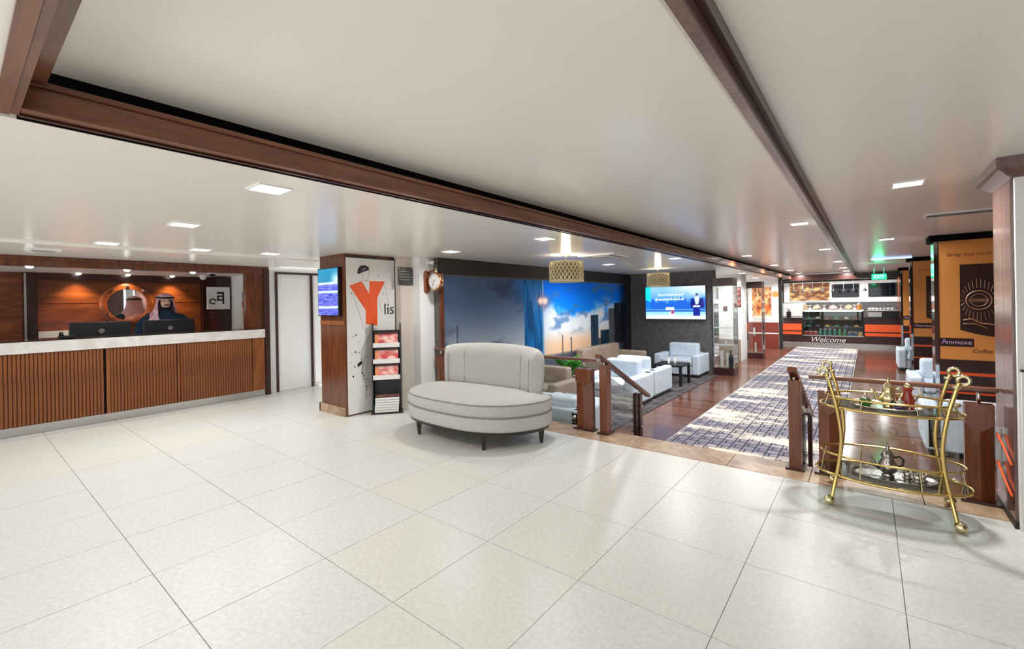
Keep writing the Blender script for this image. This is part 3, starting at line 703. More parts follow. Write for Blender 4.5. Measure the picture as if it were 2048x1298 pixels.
struct('wall_television', MB().box(-5.1, -2.95, 11.6, 11.85, ZL, ZC), M['darkwall'])
tv = thing('television', 'large lit flat screen television on the grey lounge wall', 'television', (-3.865, 11.575, 1.42))
bx('housing', M['black'], tv, -0.765, 0.765, -0.06, 0.0, -0.425, 0.425, bevel=0.006)
def tvp(u, v):
    c = mix((40, 130, 225), (150, 205, 248), sst(0.3, 1.0, v))
    c = mix(c, (30, 220, 240), sst(0.10, 0.08, u))
    c = mix(c, (225, 240, 255), sst(0.55, 0.95, v + 0.25 * fbm(u * 3, v * 3, 2)) * sst(0.3, 0.8, u))
    n = fbm(u * 9, 1.3, 5) * 0.22
    if 0.28 < v < 0.42 + n + 0.12: c = mix(c, (20, 90, 215), 0.75)
    if 0.22 < v < 0.27: c = (18, 90, 200)
    if 0.27 <= v < 0.30: c = (96, 176, 250)
    if v < 0.22: c = mix((235, 248, 255), (150, 220, 250), sst(0.05, 0.2, v))
    if 0.35 < u < 0.50 and 0.27 < v < 0.36: c = (225, 242, 255)
    if math.hypot((u - 0.45) * 1.8, v - 0.15) < 0.09: c = (240, 246, 250)
    if abs(u - 0.47) < 0.025 and 0.17 < v < 0.27: c = (170, 60, 120)
    # presenter
    if abs(u - 0.87) < 0.11 - abs(v - 0.45) * 0.12 and 0.33 < v < 0.63: c = (16, 22, 130)
    if abs(u - 0.86) < 0.055 and 0.10 < v < 0.36: c = (14, 30, 150)
    if abs(u - 0.865) < 0.02 + (v - 0.45) * 0.12 and 0.45 < v < 0.64: c = (214, 226, 244)
    if math.hypot((u - 0.865) * 1.8, (v - 0.68) * 0.9) < 0.055: c = (224, 226, 236)
    if math.hypot((u - 0.865) * 1.8, (v - 0.74) * 1.2) < 0.05: c = (70, 96, 140)
    if 0.80 < u < 0.91 and 0.36 < v < 0.42: c = (236, 240, 250)
    return c
paint('screen', tv, (-0.755, -0.0615, -0.415), (1.51, 0, 0), (0, 0, 0.83), 110, 64, tvp, M['screen'])
lw_ = emat('white screen lettering', (248, 252, 255), 0.95)
sg = MB()
random.seed(3)
for row, (z, x0, x1) in enumerate(((0.21, -0.42, 0.22), (0.09, -0.50, 0.25))):
    x = x0
    while x < x1:
        w = random.uniform(0.04, 0.10); h = random.uniform(0.02, 0.05)
        sg.box(x, x + w, -0.0645, -0.063, z - 0.018, z + 0.006)
        sg.box(x + w * .6, x + w * .6 + 0.018, -0.0645, -0.063, z - 0.018, z + h)
        if random.random() < .5: sg.box(x + w * .3, x + w * .3 + .016, -0.0645, -0.063, z - 0.045, z - 0.03)
        x += w + random.uniform(0.0, 0.02)
sg.build('headline', lw_, tv)

# ------------------------------------------------------------------ lattice pendants
def pendant(label, loc, r):
    t = thing('lattice_pendant', label, 'pendant lamp', loc, 0, 'gold lattice drum pendants')
    MB().lathe([(0.07, 0.0), (0.07, -0.02)], (0, 0, 0), 16).build('ceiling_rose', M['palebrass'], t)
    MB().tube([(0, 0, -0.02), (0, 0, -0.14)], 0.008, 8).build('stem', M['palebrass'], t)
    zt, zb = -0.115, -0.40
    lt = MB(); n, rows = 26, 6
    for k in range(n):
        for s in (-1, 1):
            lt.tube([((r) * math.cos(2 * PI * (k + s * q * 0.5) / n), r * math.sin(2 * PI * (k + s * q * 0.5) / n), zt + (zb - zt) * q / rows) for q in range(rows + 1)], 0.008, 4)
    lt.build('lattice', M['lattice'], t)
    for z in (zt, zb): MB().tube([(r * math.cos(a), r * math.sin(a), z) for a in [2 * PI * k / 40 for k in range(40)]], 0.012, 6, closed=True).build('hoop', M['lattice'], t)
    MB().lathe([(r * 0.82, zt - 0.01), (r * 0.82, zb + 0.005)], (0, 0, 0), 32).build('diffuser', emat('pendant shade', (255, 226, 170), 0.06), t)
    sp_ = MB()
    for k in range(3): sp_.tube([(0, 0, -0.13), (r * math.cos(2.1 * k), r * math.sin(2.1 * k), zt)], 0.005, 5)
    sp_.build('spider', M['palebrass'], t)
    L_ = bpy.data.lights.new('pendant_light', 'POINT'); L_.energy = 10; L_.color = (1, 0.86, 0.62); L_.shadow_soft_size = 0.06
    l = bpy.data.objects.new('lamp_light', L_); COL.objects.link(l); l.parent = t; l.location = (0, 0, -0.06)
pendant('gold lattice drum pendant, the nearer one, hanging before the blue mural', (-3.52, 5.74, ZC), 0.25)
pendant('gold lattice drum pendant, the farther one, hanging before the television', (-3.66, 9.86, ZC), 0.24)
t = thing('ceiling_diffuser', 'square air diffuser in the lounge ceiling behind the nearer pendant', 'vent', (-3.2, 6.35, ZC))
bx('frame', M['white'], t, -0.3, 0.3, -0.3, 0.3, -0.014, 0, bevel=0.003)
for k in range(3): MB().box(-0.22 + .07 * k, 0.22 - .07 * k, -0.22 + .07 * k, 0.22 - .07 * k, -0.018 - .003 * k, -0.014).build('ring', M['greyink'] if k % 2 == 0 else M['white'], t)

# ------------------------------------------------------------------ lounge seating
def armchair(name, label, loc, rz, m, w=0.98, d=0.92, group=None, arm=0.52, back=0.75, cat='armchair'):
    """faces -Y before rotation; origin on the floor under its middle"""
    t = thing(name, label, cat, loc, rz, group)
    aw = 0.17
    bx('base', M['blackwood'], t, -w / 2 + .03, w / 2 - .03, -d / 2 + .04, d / 2 - .03, 0.0, 0.06)
    for s in (-1, 1):
        bx('armrest', m, t, min(s * w / 2, s * (w / 2 - aw)), max(s * w / 2, s * (w / 2 - aw)), -d / 2, d / 2, 0.06, arm, bevel=0.035)
    bx('seat_base', m, t, -w / 2 + aw, w / 2 - aw, -d / 2 + .02, d / 2 - .2, 0.06, 0.26, bevel=0.01)
    n = max(1, int(round((w - 2 * aw) / 0.7))); sw = (w - 2 * aw) / n
    for k in range(n): bx('seat_cushion', m, t, -w / 2 + aw + sw * k + .003, -w / 2 + aw + sw * (k + 1) - .003, -d / 2 - .01, d / 2 - .26, 0.265, 0.42, bevel=0.04)
    MB().box(-w / 2 + .01, w / 2 - .01, d / 2 - 0.17, d / 2, 0.06, arm).build('back_frame', m, t, bevel=0.02)
    for k in range(n):
        b = MB().box(-w / 2 + aw + sw * k + .003, -w / 2 + aw + sw * (k + 1) - .003, d / 2 - 0.30, d / 2 - 0.09, 0.40, back).build('back_cushion', m, t, bevel=0.05, seg=3)
    return t
PG = 'pale blue grey lounge armchairs'
armchair('armchair', 'pale blue grey armchair just behind the left stair handrail', (-3.53, 7.45, ZL + 0.012), 0, M['pale'], group=PG)
armchair('armchair', 'pale blue grey armchair standing back to back behind another, its arm facing the runner', (-3.55, 8.47, ZL + 0.012), PI, M['pale'], group=PG)
armchair('armchair', 'pale blue grey armchair below the television', (-3.58, 11.12, ZL + 0.012), 0, M['pale'], 1.06, 0.86, PG)
armchair('armchair', 'pale blue grey armchair close under the left glass railing', (-3.35, 5.42, ZL + 0.012), PI, M['pale'], group=PG, arm=0.42, back=0.55)
armchair('armchair', 'taupe armchair in front of the potted plant behind the left glass railing', (-4.38, 6.40, ZL + 0.012), 0, M['taupe'], 1.0, 0.9, None, 0.50, 0.68)
armchair('sofa', 'taupe sofa along the mural wall', (-4.60, 9.3, ZL + 0.012), PI / 2, M['taupe'], 2.1, 0.92, None, 0.62, 0.80, 'sofa')
armchair('armchair', 'pale blue grey armchair behind the brass trolley, seen through the glass', (1.0, 7.42, ZL), PI, M['pale'], 1.02, 0.9, PG, 0.50, 0.62)
armchair('armchair', 'pale blue grey armchair just behind the nearest orange poster column', (1.02, 10.15, ZL), 0, M['pale'], 1.02, 0.95, PG)
armchair('armchair', 'pale blue grey armchair behind the second orange poster column', (1.06, 14.9, ZL), 0, M['pale'], 1.02, 0.95, PG)
rg = thing('lounge_rug', 'charcoal rug under the lounge armchairs', 'rug', (-3.85, 8.4, ZL))
bx('pile', M['rug'], rg, -1.15, 1.02, -3.2, 3.0, 0.0005, 0.012)
def table(label, loc, w, d, h):
    t = thing('coffee_table', label, 'table', loc)
    bx('tabletop', M['black'], t, -w / 2, w / 2, -d / 2, d / 2, h - 0.04, h, bevel=0.004)
    for sx in (-1, 1):
        for sy in (-1, 1): bx('leg', M['black'], t, sx * (w / 2 - .03) - .025, sx * (w / 2 - .03) + .025, sy * (d / 2 - .03) - .025, sy * (d / 2 - .03) + .025, 0, h - .04)
    return t
table('small black coffee table before the armchair under the television', (-3.35, 9.75, ZL + 0.012), 0.6, 0.6, 0.44)
for k, (x, y) in enumerate(((-3.40, 9.70), (-3.30, 9.80))):
    t = thing('water_bottle', ['left small white bottle on the black coffee table', 'right small white bottle on the black coffee table'][k], 'bottle', (x, y, ZL + 0.452), 0, 'bottles on the coffee table')
    MB().lathe([(0.024, 0), (0.026, 0.01), (0.026, 0.09), (0.012, 0.12), (0.012, 0.14)], (0, 0, 0), 12).build('body', M['paper'], t, smooth=True)
    MB().lathe([(0.014, 0.14), (0.014, 0.155)], (0, 0, 0), 12).build('cap', M['steel'], t)
# potted plant behind the taupe chair
pp = thing('potted_plant', 'leafy green pot plant between the taupe armchair and the mural', 'plant', (-4.50, 7.45, ZL + 0.012))
MB().lathe([(0.16, 0), (0.20, 0.05), (0.24, 0.42), (0.26, 0.45), (0.23, 0.45), (0.22, 0.40)], (0, 0, 0), 20).build('pot', M['terracotta'], pp, smooth=True)
MB().lathe([(0.215, 0.395), (0.215, 0.40)], (0, 0, 0), 16).build('soil', M['dark'], pp)
random.seed(11)
lmesh = None
for k in range(60):
    if lmesh is None:
        v = [(0, 0, 0), (0.05, 0.045, 0.02), (0.11, 0.05, 0.03), (0.17, 0.0, 0.0), (0.11, -0.05, 0.03), (0.05, -0.045, 0.02), (0.06, 0, 0.0), (0.12, 0, 0.0)]
        o = MB().faces(v, [(0, 6, 1), (6, 7, 2, 1), (7, 3, 2), (0, 5, 6), (6, 5, 4, 7), (7, 4, 3)]).build('leaf', M['green'], pp); lmesh = o.data
    else:
        o = bpy.data.objects.new('leaf', lmesh); COL.objects.link(o); o.parent = pp
    a = random.random() * 2 * PI; rr = random.random() * 0.22
    o.location = (rr * math.cos(a), rr * math.sin(a), 0.42 + random.random() * 0.26)
    o.rotation_euler = (random.uniform(-.4, .4), random.uniform(-.9, .3), a)
stem_ = MB()
for k in range(8):
    a = k * 0.8; stem_.tube([(0.05 * math.cos(a), 0.05 * math.sin(a), 0.40), (0.13 * math.cos(a), 0.13 * math.sin(a), 0.60)], 0.006, 5)
stem_.build('stems', M['greenglass'], pp)

# ------------------------------------------------------------------ display cabinets and walls towards the bar
def cabinet(label, x0, x1, y0, y1):
    t = thing('display_cabinet', label, 'cabinet', (0, 0, ZL), 0, 'glass display cabinets')
    bx('base', M['darkwood'], t, x0, x1, y0, y1, 0, 0.17)
    bx('top_box', M['darkwood'], t, x0, x1, y0, y1, 2.14, 2.33)
    for x in (x0, x1):
        bx('corner_post', M['steel'], t, x - .008, x + .008, y0 - .008, y0 + .008, 0.17, 2.14)
        bx('corner_post', M['steel'], t, x - .008, x + .008, y1 - .008, y1 + .008, 0.17, 2.14)
    bx('glass_front', M['glass'], t, x0 + .01, x1 - .01, y0, y0 + .004, 0.17, 2.14)
    bx('glass_side', M['glass'], t, x1 - .002, x1 + .002, y0 + .01, y1 - .01, 0.17, 2.14)
    for z in (0.70, 1.12, 1.52): bx('shelf', M['shelfglass'], t, x0 + .01, x1 - .01, y0 + .02, y1 - .02, z, z + .008)
    bx('back_panel', M['chrome'], t, x0, x0 + .008, y0, y1, 0.17, 2.14)
    return t
cabinet('nearer tall glass display cabinet at the corner of the television wall', -2.94, -2.50, 11.55, 11.99)
cabinet('farther tall glass display cabinet before the food picture', -2.96, -2.50, 15.2, 15.64)
gifts = [(-2.80, 11.70, 0.17, 'white box, tallest of the gift boxes low in the nearer cabinet', .07, .40), (-2.68, 11.74, 0.17, 'white box beside the dark bottle low in the nearer cabinet', .06, .34), (-2.72, 11.75, 0.708, 'small white box on the low shelf of the nearer cabinet', .05, .10),
         (-2.72, 11.75, 1.528, 'dark red box on the top shelf of the nearer cabinet', .09, .12), (-2.75, 15.4, 0.708, 'white box on the low shelf of the farther cabinet', .05, .22), (-2.72, 15.4, 0.17, 'tall pale box low in the farther cabinet', .05, .30)]
for x, y, z, lb, w, h in gifts:
    t = thing('gift_box', lb, 'box', (x, y, ZL + z), 0.2, 'boxes in the glass cabinets')
    m_ = M['terracotta'] if 'red' in lb else M['paper']
    bx('carton', m_, t, -w / 2, w / 2, -w / 2, w / 2, 0, h * .85, bevel=0.002)
    bx('lid', m_, t, -w / 2 - .003, w / 2 + .003, -w / 2 - .003, w / 2 + .003, h * .85, h, bevel=0.002)
t = thing('dark_bottle', 'dark bottle beside the gift boxes low in the nearer cabinet', 'bottle', (-2.60, 11.70, ZL + 0.17))
MB().lathe([(0.045, 0), (0.05, 0.02), (0.05, 0.24), (0.018, 0.33), (0.018, 0.40)], (0, 0, 0), 14).build('body', mat('dark bottle glass', (28, 34, 30), 0.1), t, smooth=True)
MB().lathe([(0.02, 0.40), (0.02, 0.43)], (0, 0, 0), 12).build('cap', M['bronze'], t)
wp = struct('wall_pier', MB().box(-3.9, -2.90, 14.4, 15.12, ZL, ZC), M['white'])
bx('brown_dado', M['taupe'], wp, -3.9, -2.93, 14.38, 14.4, ZL, 0.30)
def food(seed, a=(120, 40, 30), b=(240, 190, 120)):
    def f(u, v):
        n = fbm(u * 4 + seed, v * 4, seed, 4); q = fbm(u * 7, v * 7 + seed, seed + 4, 3)
        c = mix(a, b, 0.5 + n)
        return mix(c, (70, 30, 24), sst(0.1, 0.5, q) * 0.7)
    return f
for z, lb in ((1.70, 'upper small framed picture on the white pier'), (1.40, 'lower small framed picture on the white pier')):
    t = thing('framed_picture', lb, 'picture', (-2.985, 14.4, z), 0, 'small framed pictures on the white pier')
    bx('frame', M['darkwood'], t, -0.085, 0.085, -0.02, 0, -0.14, 0.14)
    paint('print', t, (-0.07, -0.0215, -0.12), (0.14, 0, 0), (0, 0, 0.24), 6, 8, food(z * 3, (90, 30, 40), (220, 150, 140)), M['print'])
wf = struct('wall_food', MB().box(-5.2, -2.50, 18.5, 18.7, ZL, ZC), M['white'])
bx('dado', mat('red brown dado', (120, 44, 30), 0.4), wf, -5.2, -2.52, 18.48, 18.5, ZL, 0.62)
bx('dado_rail', M['paper'], wf, -5.2, -2.52, 18.47, 18.5, 0.20, 0.24)
t = thing('food_picture', 'large orange food picture on the white wall behind the farther cabinet', 'picture', (-2.95, 18.5, 1.35))
bx('board', M['paper'], t, -0.40, 0.22, -0.02, 0, -0.6, 0.55)
def foodo(u, v):
    c = food(2.2, (206, 96, 40), (250, 196, 140))(u, v)
    return mix((250, 240, 226), c, sst(0.0, 0.15, v))
paint('print', t, (-0.40, -0.0215, -0.6), (0.62, 0, 0), (0, 0, 1.15), 24, 40, foodo, M['print'])
MB().lathe([(0.11, 0), (0.11, 0.003)], (0.34, -0.004, 0.28), 20, 'y').build('orange_disc', M['posterorange'], t)
bf = struct('door_2', MB().box(-2.50, -2.42, 18.45, 18.75, ZL, 2.2), M['lampwall'])
bx('side_pane', M['shelfglass'], bf, -2.42, -2.36, 18.5, 18.52, 0.6, 2.2)

# ------------------------------------------------------------------ coffee bar
bw = struct('wall_bar', MB().box(-5.2, 2.6, 22.6, 22.8, ZL, ZT), M['lampwall'])
bx('white_panel', M['white'], bw, -2.85, 0.95, 22.55, 22.6, 1.28, 2.13)
bx('grey_splash', M['darkwall'], bw, -2.85, 0.95, 22.56, 22.6, 0.6, 1.26)
bx('light_panel', M['paper'], bw, -2.95, -2.05, 22.54, 22.56, 0.7, 1.26)
bx('grey_panel', M['greyink'], bw, -3.6, -2.95, 22.55, 22.6, 0.5, 2.2)
sf = struct('trim_6', MB().box(-3.05, 1.0, 19.9, 20.3, 2.13, 2.34), M['darkwood'])
bar = thing('coffee_bar', 'dark wood coffee bar with orange stripes and a Welcome plinth', 'counter', (0, 20.2, ZL))
bx('left_counter', M['darkwood'], bar, -3.13, -1.97, 0, 0.75, 0.14, 1.03)
bx('right_counter', M['darkwood'], bar, -0.12, 1.02, 0, 0.75, 0.14, 1.05)
bx('plinth', M['darkwood'], bar, -3.0, 1.02, -0.01, 0.75, 0.14, 0.38)
bx('kick_board', M['steel'], bar, -2.95, 1.02, 0.12, 0.7, 0.0, 0.14)
bx('left_foot', M['darkwood'], bar, -3.13, -3.0, -0.01, 0.75, 0.0, 0.38)
bx('counter_top', M['blackglass'], bar, -3.15, -1.97, -0.03, 0.78, 1.03, 1.06)
bx('counter_top', M['blackglass'], bar, -0.12, 1.04, -0.03, 0.78, 1.05, 1.08)
for x0, x1 in ((-3.03, -1.99), (-0.10, 1.0)):
    bx('orange_stripe', M['orange'], bar, x0, x1, -0.012, 0.0, 0.575, 0.83)
    bx('orange_stripe', M['orange'], bar, x0, x1, -0.012, 0.0, 0.42, 0.53)
text('welcome_lettering', 'Welcome', 0.27, M['linewhite'], bar, (-1.2, -0.014, 0.245), (R(90), 0, 0), 0.003, 0.35)
dc = thing('cake_counter', 'refrigerated glass cake counter in the middle of the coffee bar', 'counter', (-1.045, 20.2, ZL + 0.38))
bx('floor_pan', M['steel'], dc, -0.915, 0.915, 0.02, 0.7, 0.0, 0.03)
bx('back_panel', mat('dark green interior', (34, 52, 44), 0.5), dc, -0.915, 0.915, 0.66, 0.7, 0.03, 0.93)
for x in (-0.915, 0.895): bx('side_frame', M['black'], dc, x, x + 0.02, 0.02, 0.7, 0.03, 0.93)
bx('front_glass', M['glass'], dc, -0.895, 0.895, 0.02, 0.026, 0.03, 0.93)
bx('top_slab', M['marblewhite'], dc, -0.92, 0.92, 0.0, 0.72, 0.93, 0.97)
for z in (0.33, 0.62): bx('shelf', M['shelfglass'], dc, -0.89, 0.89, 0.06, 0.6, z, z + 0.012)
bx('strip_lamp', emat('cool case lamp', (226, 255, 240), 1.6), dc, -0.88, 0.88, 0.05, 0.07, 0.905, 0.925)
random.seed(5)
cg = [('juice bottle', 'bottle'), ('cake box', 'box'), ('dessert plate', 'plate')]
pal = [((150, 34, 40), 'red'), ((24, 130, 110), 'teal'), ((30, 140, 60), 'green'), ((40, 70, 120), 'blue'), ((226, 220, 200), 'cream'), ((200, 150, 80), 'tan')]
ords = ['first', 'second', 'third', 'fourth', 'fifth', 'sixth', 'seventh', 'eighth', 'ninth', 'tenth', 'eleventh', 'twelfth']
Z0 = ZL + 0.38
for k in range(12):      # bottom row: bottles and cartons
    x = -1.86 + k * 0.148; c, cn = pal[0] if k < 3 else pal[1] if k < 7 else pal[2] if k < 9 else pal[3] if k < 11 else pal[5]
    if 3 <= k < 9:
        t = thing('juice_bottle', '%s bottle, %s from the left in the bottom row of the cake counter' % (cn, ords[k]), 'bottle', (x, 20.36, Z0 + 0.031), 0, 'bottles in the cake counter')
        MB().lathe([(0.042, 0), (0.045, 0.02), (0.045, 0.15), (0.02, 0.19), (0.02, 0.21)], (0, 0, 0), 10).build('body', mat('bottle ' + cn, c, 0.2), t, smooth=True)
        MB().lathe([(0.023, 0.21), (0.023, 0.235)], (0, 0, 0), 10).build('cap', M['paper'], t)
    else:
        t = thing('dessert_carton', '%s carton, %s from the left in the bottom row of the cake counter' % (cn, ords[k]), 'box', (x, 20.36, Z0 + 0.031), 0, 'cartons in the cake counter')
        bx('carton', mat('carton ' + cn, c, 0.4), t, -0.06, 0.06, -0.06, 0.06, 0, 0.12)
        bx('lid', M['cream'], t, -0.062, 0.062, -0.062, 0.062, 0.12, 0.14)
for row, z in ((1, 0.342), (2, 0.632)):
    for k in range(6):
        x = -1.78 + k * 0.29; c, cn = pal[(k * 2 + row) % 6]
        t = thing('dessert_plate', 'plate with %s dessert, %s from the left on the %s shelf of the cake counter' % (cn, ords[k], 'lower' if row == 1 else 'upper'), 'plate', (x, 20.42, Z0 + z), 0, 'dessert plates in the cake counter')
        MB().lathe([(0.06, 0), (0.10, 0.012), (0.105, 0.016), (0.06, 0.008)], (0, 0, 0), 14).build('plate', M['paper'], t, smooth=True)
        MB().lathe([(0.07, 0.009), (0.075, 0.05), (0.05, 0.075), (0.02, 0.08)], (0, 0, 0), 10).build('dessert', mat('dessert ' + cn, c, 0.5), t, smooth=True)
ZTp = Z0 + 0.97
for k, (x, lb) in enumerate(((-1.89, 'left lidded glass jar on the cake counter'), (-0.25, 'right lidded glass jar with golden sweets on the cake counter'))):
    t = thing('glass_jar', lb, 'jar', (x, 20.45, ZTp), 0, 'glass jars on the cake counter')
    MB().lathe([(0.07, 0), (0.075, 0.02), (0.075, 0.17), (0.05, 0.19)], (0, 0, 0), 14).build('jar_body', M['cream'] if k == 0 else M['posterorange'], t, smooth=True)
    MB().lathe([(0.06, 0.19), (0.05, 0.215), (0.015, 0.25), (0.02, 0.28), (0.004, 0.30)], (0, 0, 0), 14).build('lid', M['silverl'], t, smooth=True)
for k, x in enumerate((-1.74, -1.29, -0.78, -0.375)):
    t = thing('glass_goblet', 'upturned white goblet, %s from the left on the cake counter' % ords[k], 'goblet', (x, 20.42, ZTp), 0, 'goblets on the cake counter')
    MB().lathe([(0.06, 0), (0.05, 0.05), (0.015, 0.085), (0.012, 0.14)], (0, 0, 0), 14).build('bowl', M['paper'], t, smooth=True)
    MB().lathe([(0.012, 0.14), (0.06, 0.165), (0.062, 0.175), (0.02, 0.178)], (0, 0, 0), 14).build('foot', M['paper'], t, smooth=True)
for k, (x, lb) in enumerate(((-1.53, 'left covered cake plate on the cake counter'), (-1.02, 'middle covered cake plate on the cake counter'), (-0.56, 'right covered cake plate on the cake counter, with a layered cake'))):
    t = thing('cake_plate', lb, 'plate', (x, 20.45, ZTp), 0, 'covered cake plates on the counter')
    MB().lathe([(0.07, 0), (0.02, 0.02), (0.16, 0.035), (0.165, 0.045), (0.10, 0.04)], (0, 0, 0), 20).build('plate', M['silverl'], t, smooth=True)
    MB().lathe([(0.12, 0.043), (0.12, 0.09), (0.09, 0.10), (0.085, 0.14), (0.03, 0.15)], (0, 0, 0), 18).build('cake', M['cream'] if k != 1 else mat('pink icing', (214, 170, 170), 0.5), t, smooth=True)
    MB().lathe([(0.15, 0.046), (0.15, 0.10), (0.10, 0.17), (0.02, 0.19), (0.015, 0.21)], (0, 0, 0), 20, caps=False).build('dome', M['glass'], t, smooth=True)
for x0, lb in ((-0.27 - .445, 'black menu screen left of the single pendant behind the bar'), (0.46, 'black menu screen at the right end of the bar wall')):
    t = thing('menu_screen', lb, 'screen', (x0, 22.55, 1.755), 0, 'menu screens behind the bar')
    bx('housing', M['black'], t, -0.44, 0.44, -0.05, 0, -0.26, 0.26, bevel=0.006)
    bx('screen', mat('screen glass', (12, 16, 22), 0.05), t, -0.425, 0.425, -0.052, -0.05, -0.245, 0.245)
t = thing('food_board', 'wide board of food pictures on the bar wall', 'picture', (-1.93, 22.545, 1.74))
bx('board', M['paper'], t, -0.72, 0.72, -0.02, 0, -0.40, 0.38)
paint('print', t, (-0.70, -0.0215, -0.38), (1.40, 0, 0), (0, 0, 0.74), 40, 24, food(6.1, (110, 64, 40), (226, 190, 130)), M['print'])
def bar_pendant(x, k):
    t = thing('bar_pendant', 'small dark cage pendant, %s from the left above the coffee bar' % ords[k], 'pendant lamp', (x, 20.0, 1.72), 0, 'cage pendants above the coffee bar')
    MB().tube([(0, 0, 0.07), (0, 0, 0.41)], 0.006, 6).build('cord', M['greyink'], t)
    MB().lathe([(0.015, 0.08), (0.02, 0.05), (0.06, 0.0), (0.062, -0.02)], (0, 0, 0), 12, caps=False).build('shade', M['black'], t, smooth=True)
    MB().ball((0, 0, -0.01), 0.022, 8).build('bulb', M['steel'], t, smooth=True)
    cg_ = MB()
    for q in range(5):
        a = 2 * PI * q / 5
        cg_.tube([(0.06 * math.cos(a), 0.06 * math.sin(a), -0.02), (0.03 * math.cos(a), 0.03 * math.sin(a), -0.06)], 0.003, 4)
    cg_.build('cage', M['black'], t)
for k, x in enumerate((-2.2, -1.92, -1.61, -1.30, -0.99, -0.68, -0.40, -0.08)): bar_pendant(x, k)
t = thing('coffee_machine', 'steel and black coffee machine on the right bar counter', 'coffee machine', (0.42, 20.5, ZL + 1.08))
bx('body', M['black'], t, -0.42, 0.42, -0.2, 0.2, 0.0, 0.22, bevel=0.01)
bx('cup_tray', M['steel'], t, -0.46, 0.40, -0.22, 0.22, 0.22, 0.25, bevel=0.005)
bx('front_panel', M['steel'], t, -0.42, -0.05, -0.205, -0.2, 0.02, 0.19)
for k in range(7):
    o = thing('white_cup', 'white cup, %s from the left on the coffee machine' % ords[k], 'cup', (0.04 + k * 0.105, 20.45, ZL + 1.33), 0, 'cups on the coffee machine')
    MB().lathe([(0.028, 0), (0.044, 0.05), (0.046, 0.085), (0.040, 0.082), (0.026, 0.012)], (0, 0, 0), 12).build('bowl', M['paper'], o, smooth=True)
    MB().tube([(0.042, 0, 0.07), (0.062, 0, 0.06), (0.058, 0, 0.035), (0.036, 0, 0.025)], 0.005, 5).build('handle', M['paper'], o, smooth=True)
t = thing('coffee_grinder', 'white and black coffee grinder at the left end of the bar', 'grinder', (-2.45, 20.6, ZL + 1.06))
bx('body', M['black'], t, -0.07, 0.07, -0.09, 0.09, 0, 0.22, bevel=0.01)
MB().lathe([(0.03, 0.22), (0.075, 0.33), (0.08, 0.40), (0.03, 0.42)], (0, 0, 0), 14).build('hopper', M['paper'], t, smooth=True)
struct('wall_right_front', MB().box(2.4, 2.6, -2.2, 4.24, 0, ZT), M['clad'])
rw = struct('wall_right', MB().box(2.4, 2.6, 4.75, 22.8, ZL, ZT), M['panel'])

# exit sign
t = thing('exit_sign', 'green lit EXIT sign hanging before the coffee bar', 'sign', (0.232, 15.0, 2.0))
bx('housing', M['greenled'], t, -0.15, 0.15, -0.02, 0.02, -0.07, 0.07, bevel=0.004)
for s in (-0.10, 0.10): MB().tube([(s, 0, 0.07), (s, 0, 0.36)], 0.006, 6).build('hanger', M['steel'], t)
text('lettering', 'EXIT', 0.105, emat('exit letters', (225, 255, 240), 2.0), t, (0, -0.0215, 0), (R(90), 0, 0), 0.001)
EL = bpy.data.lights.new('exit_light', 'POINT'); EL.energy = 2.5; EL.color = (0.05, 1.0, 0.45); EL.shadow_soft_size = 0.1
l = bpy.data.objects.new('lamp_light', EL); COL.objects.link(l); l.parent = t; l.location = (0, -0.06, 0.16)

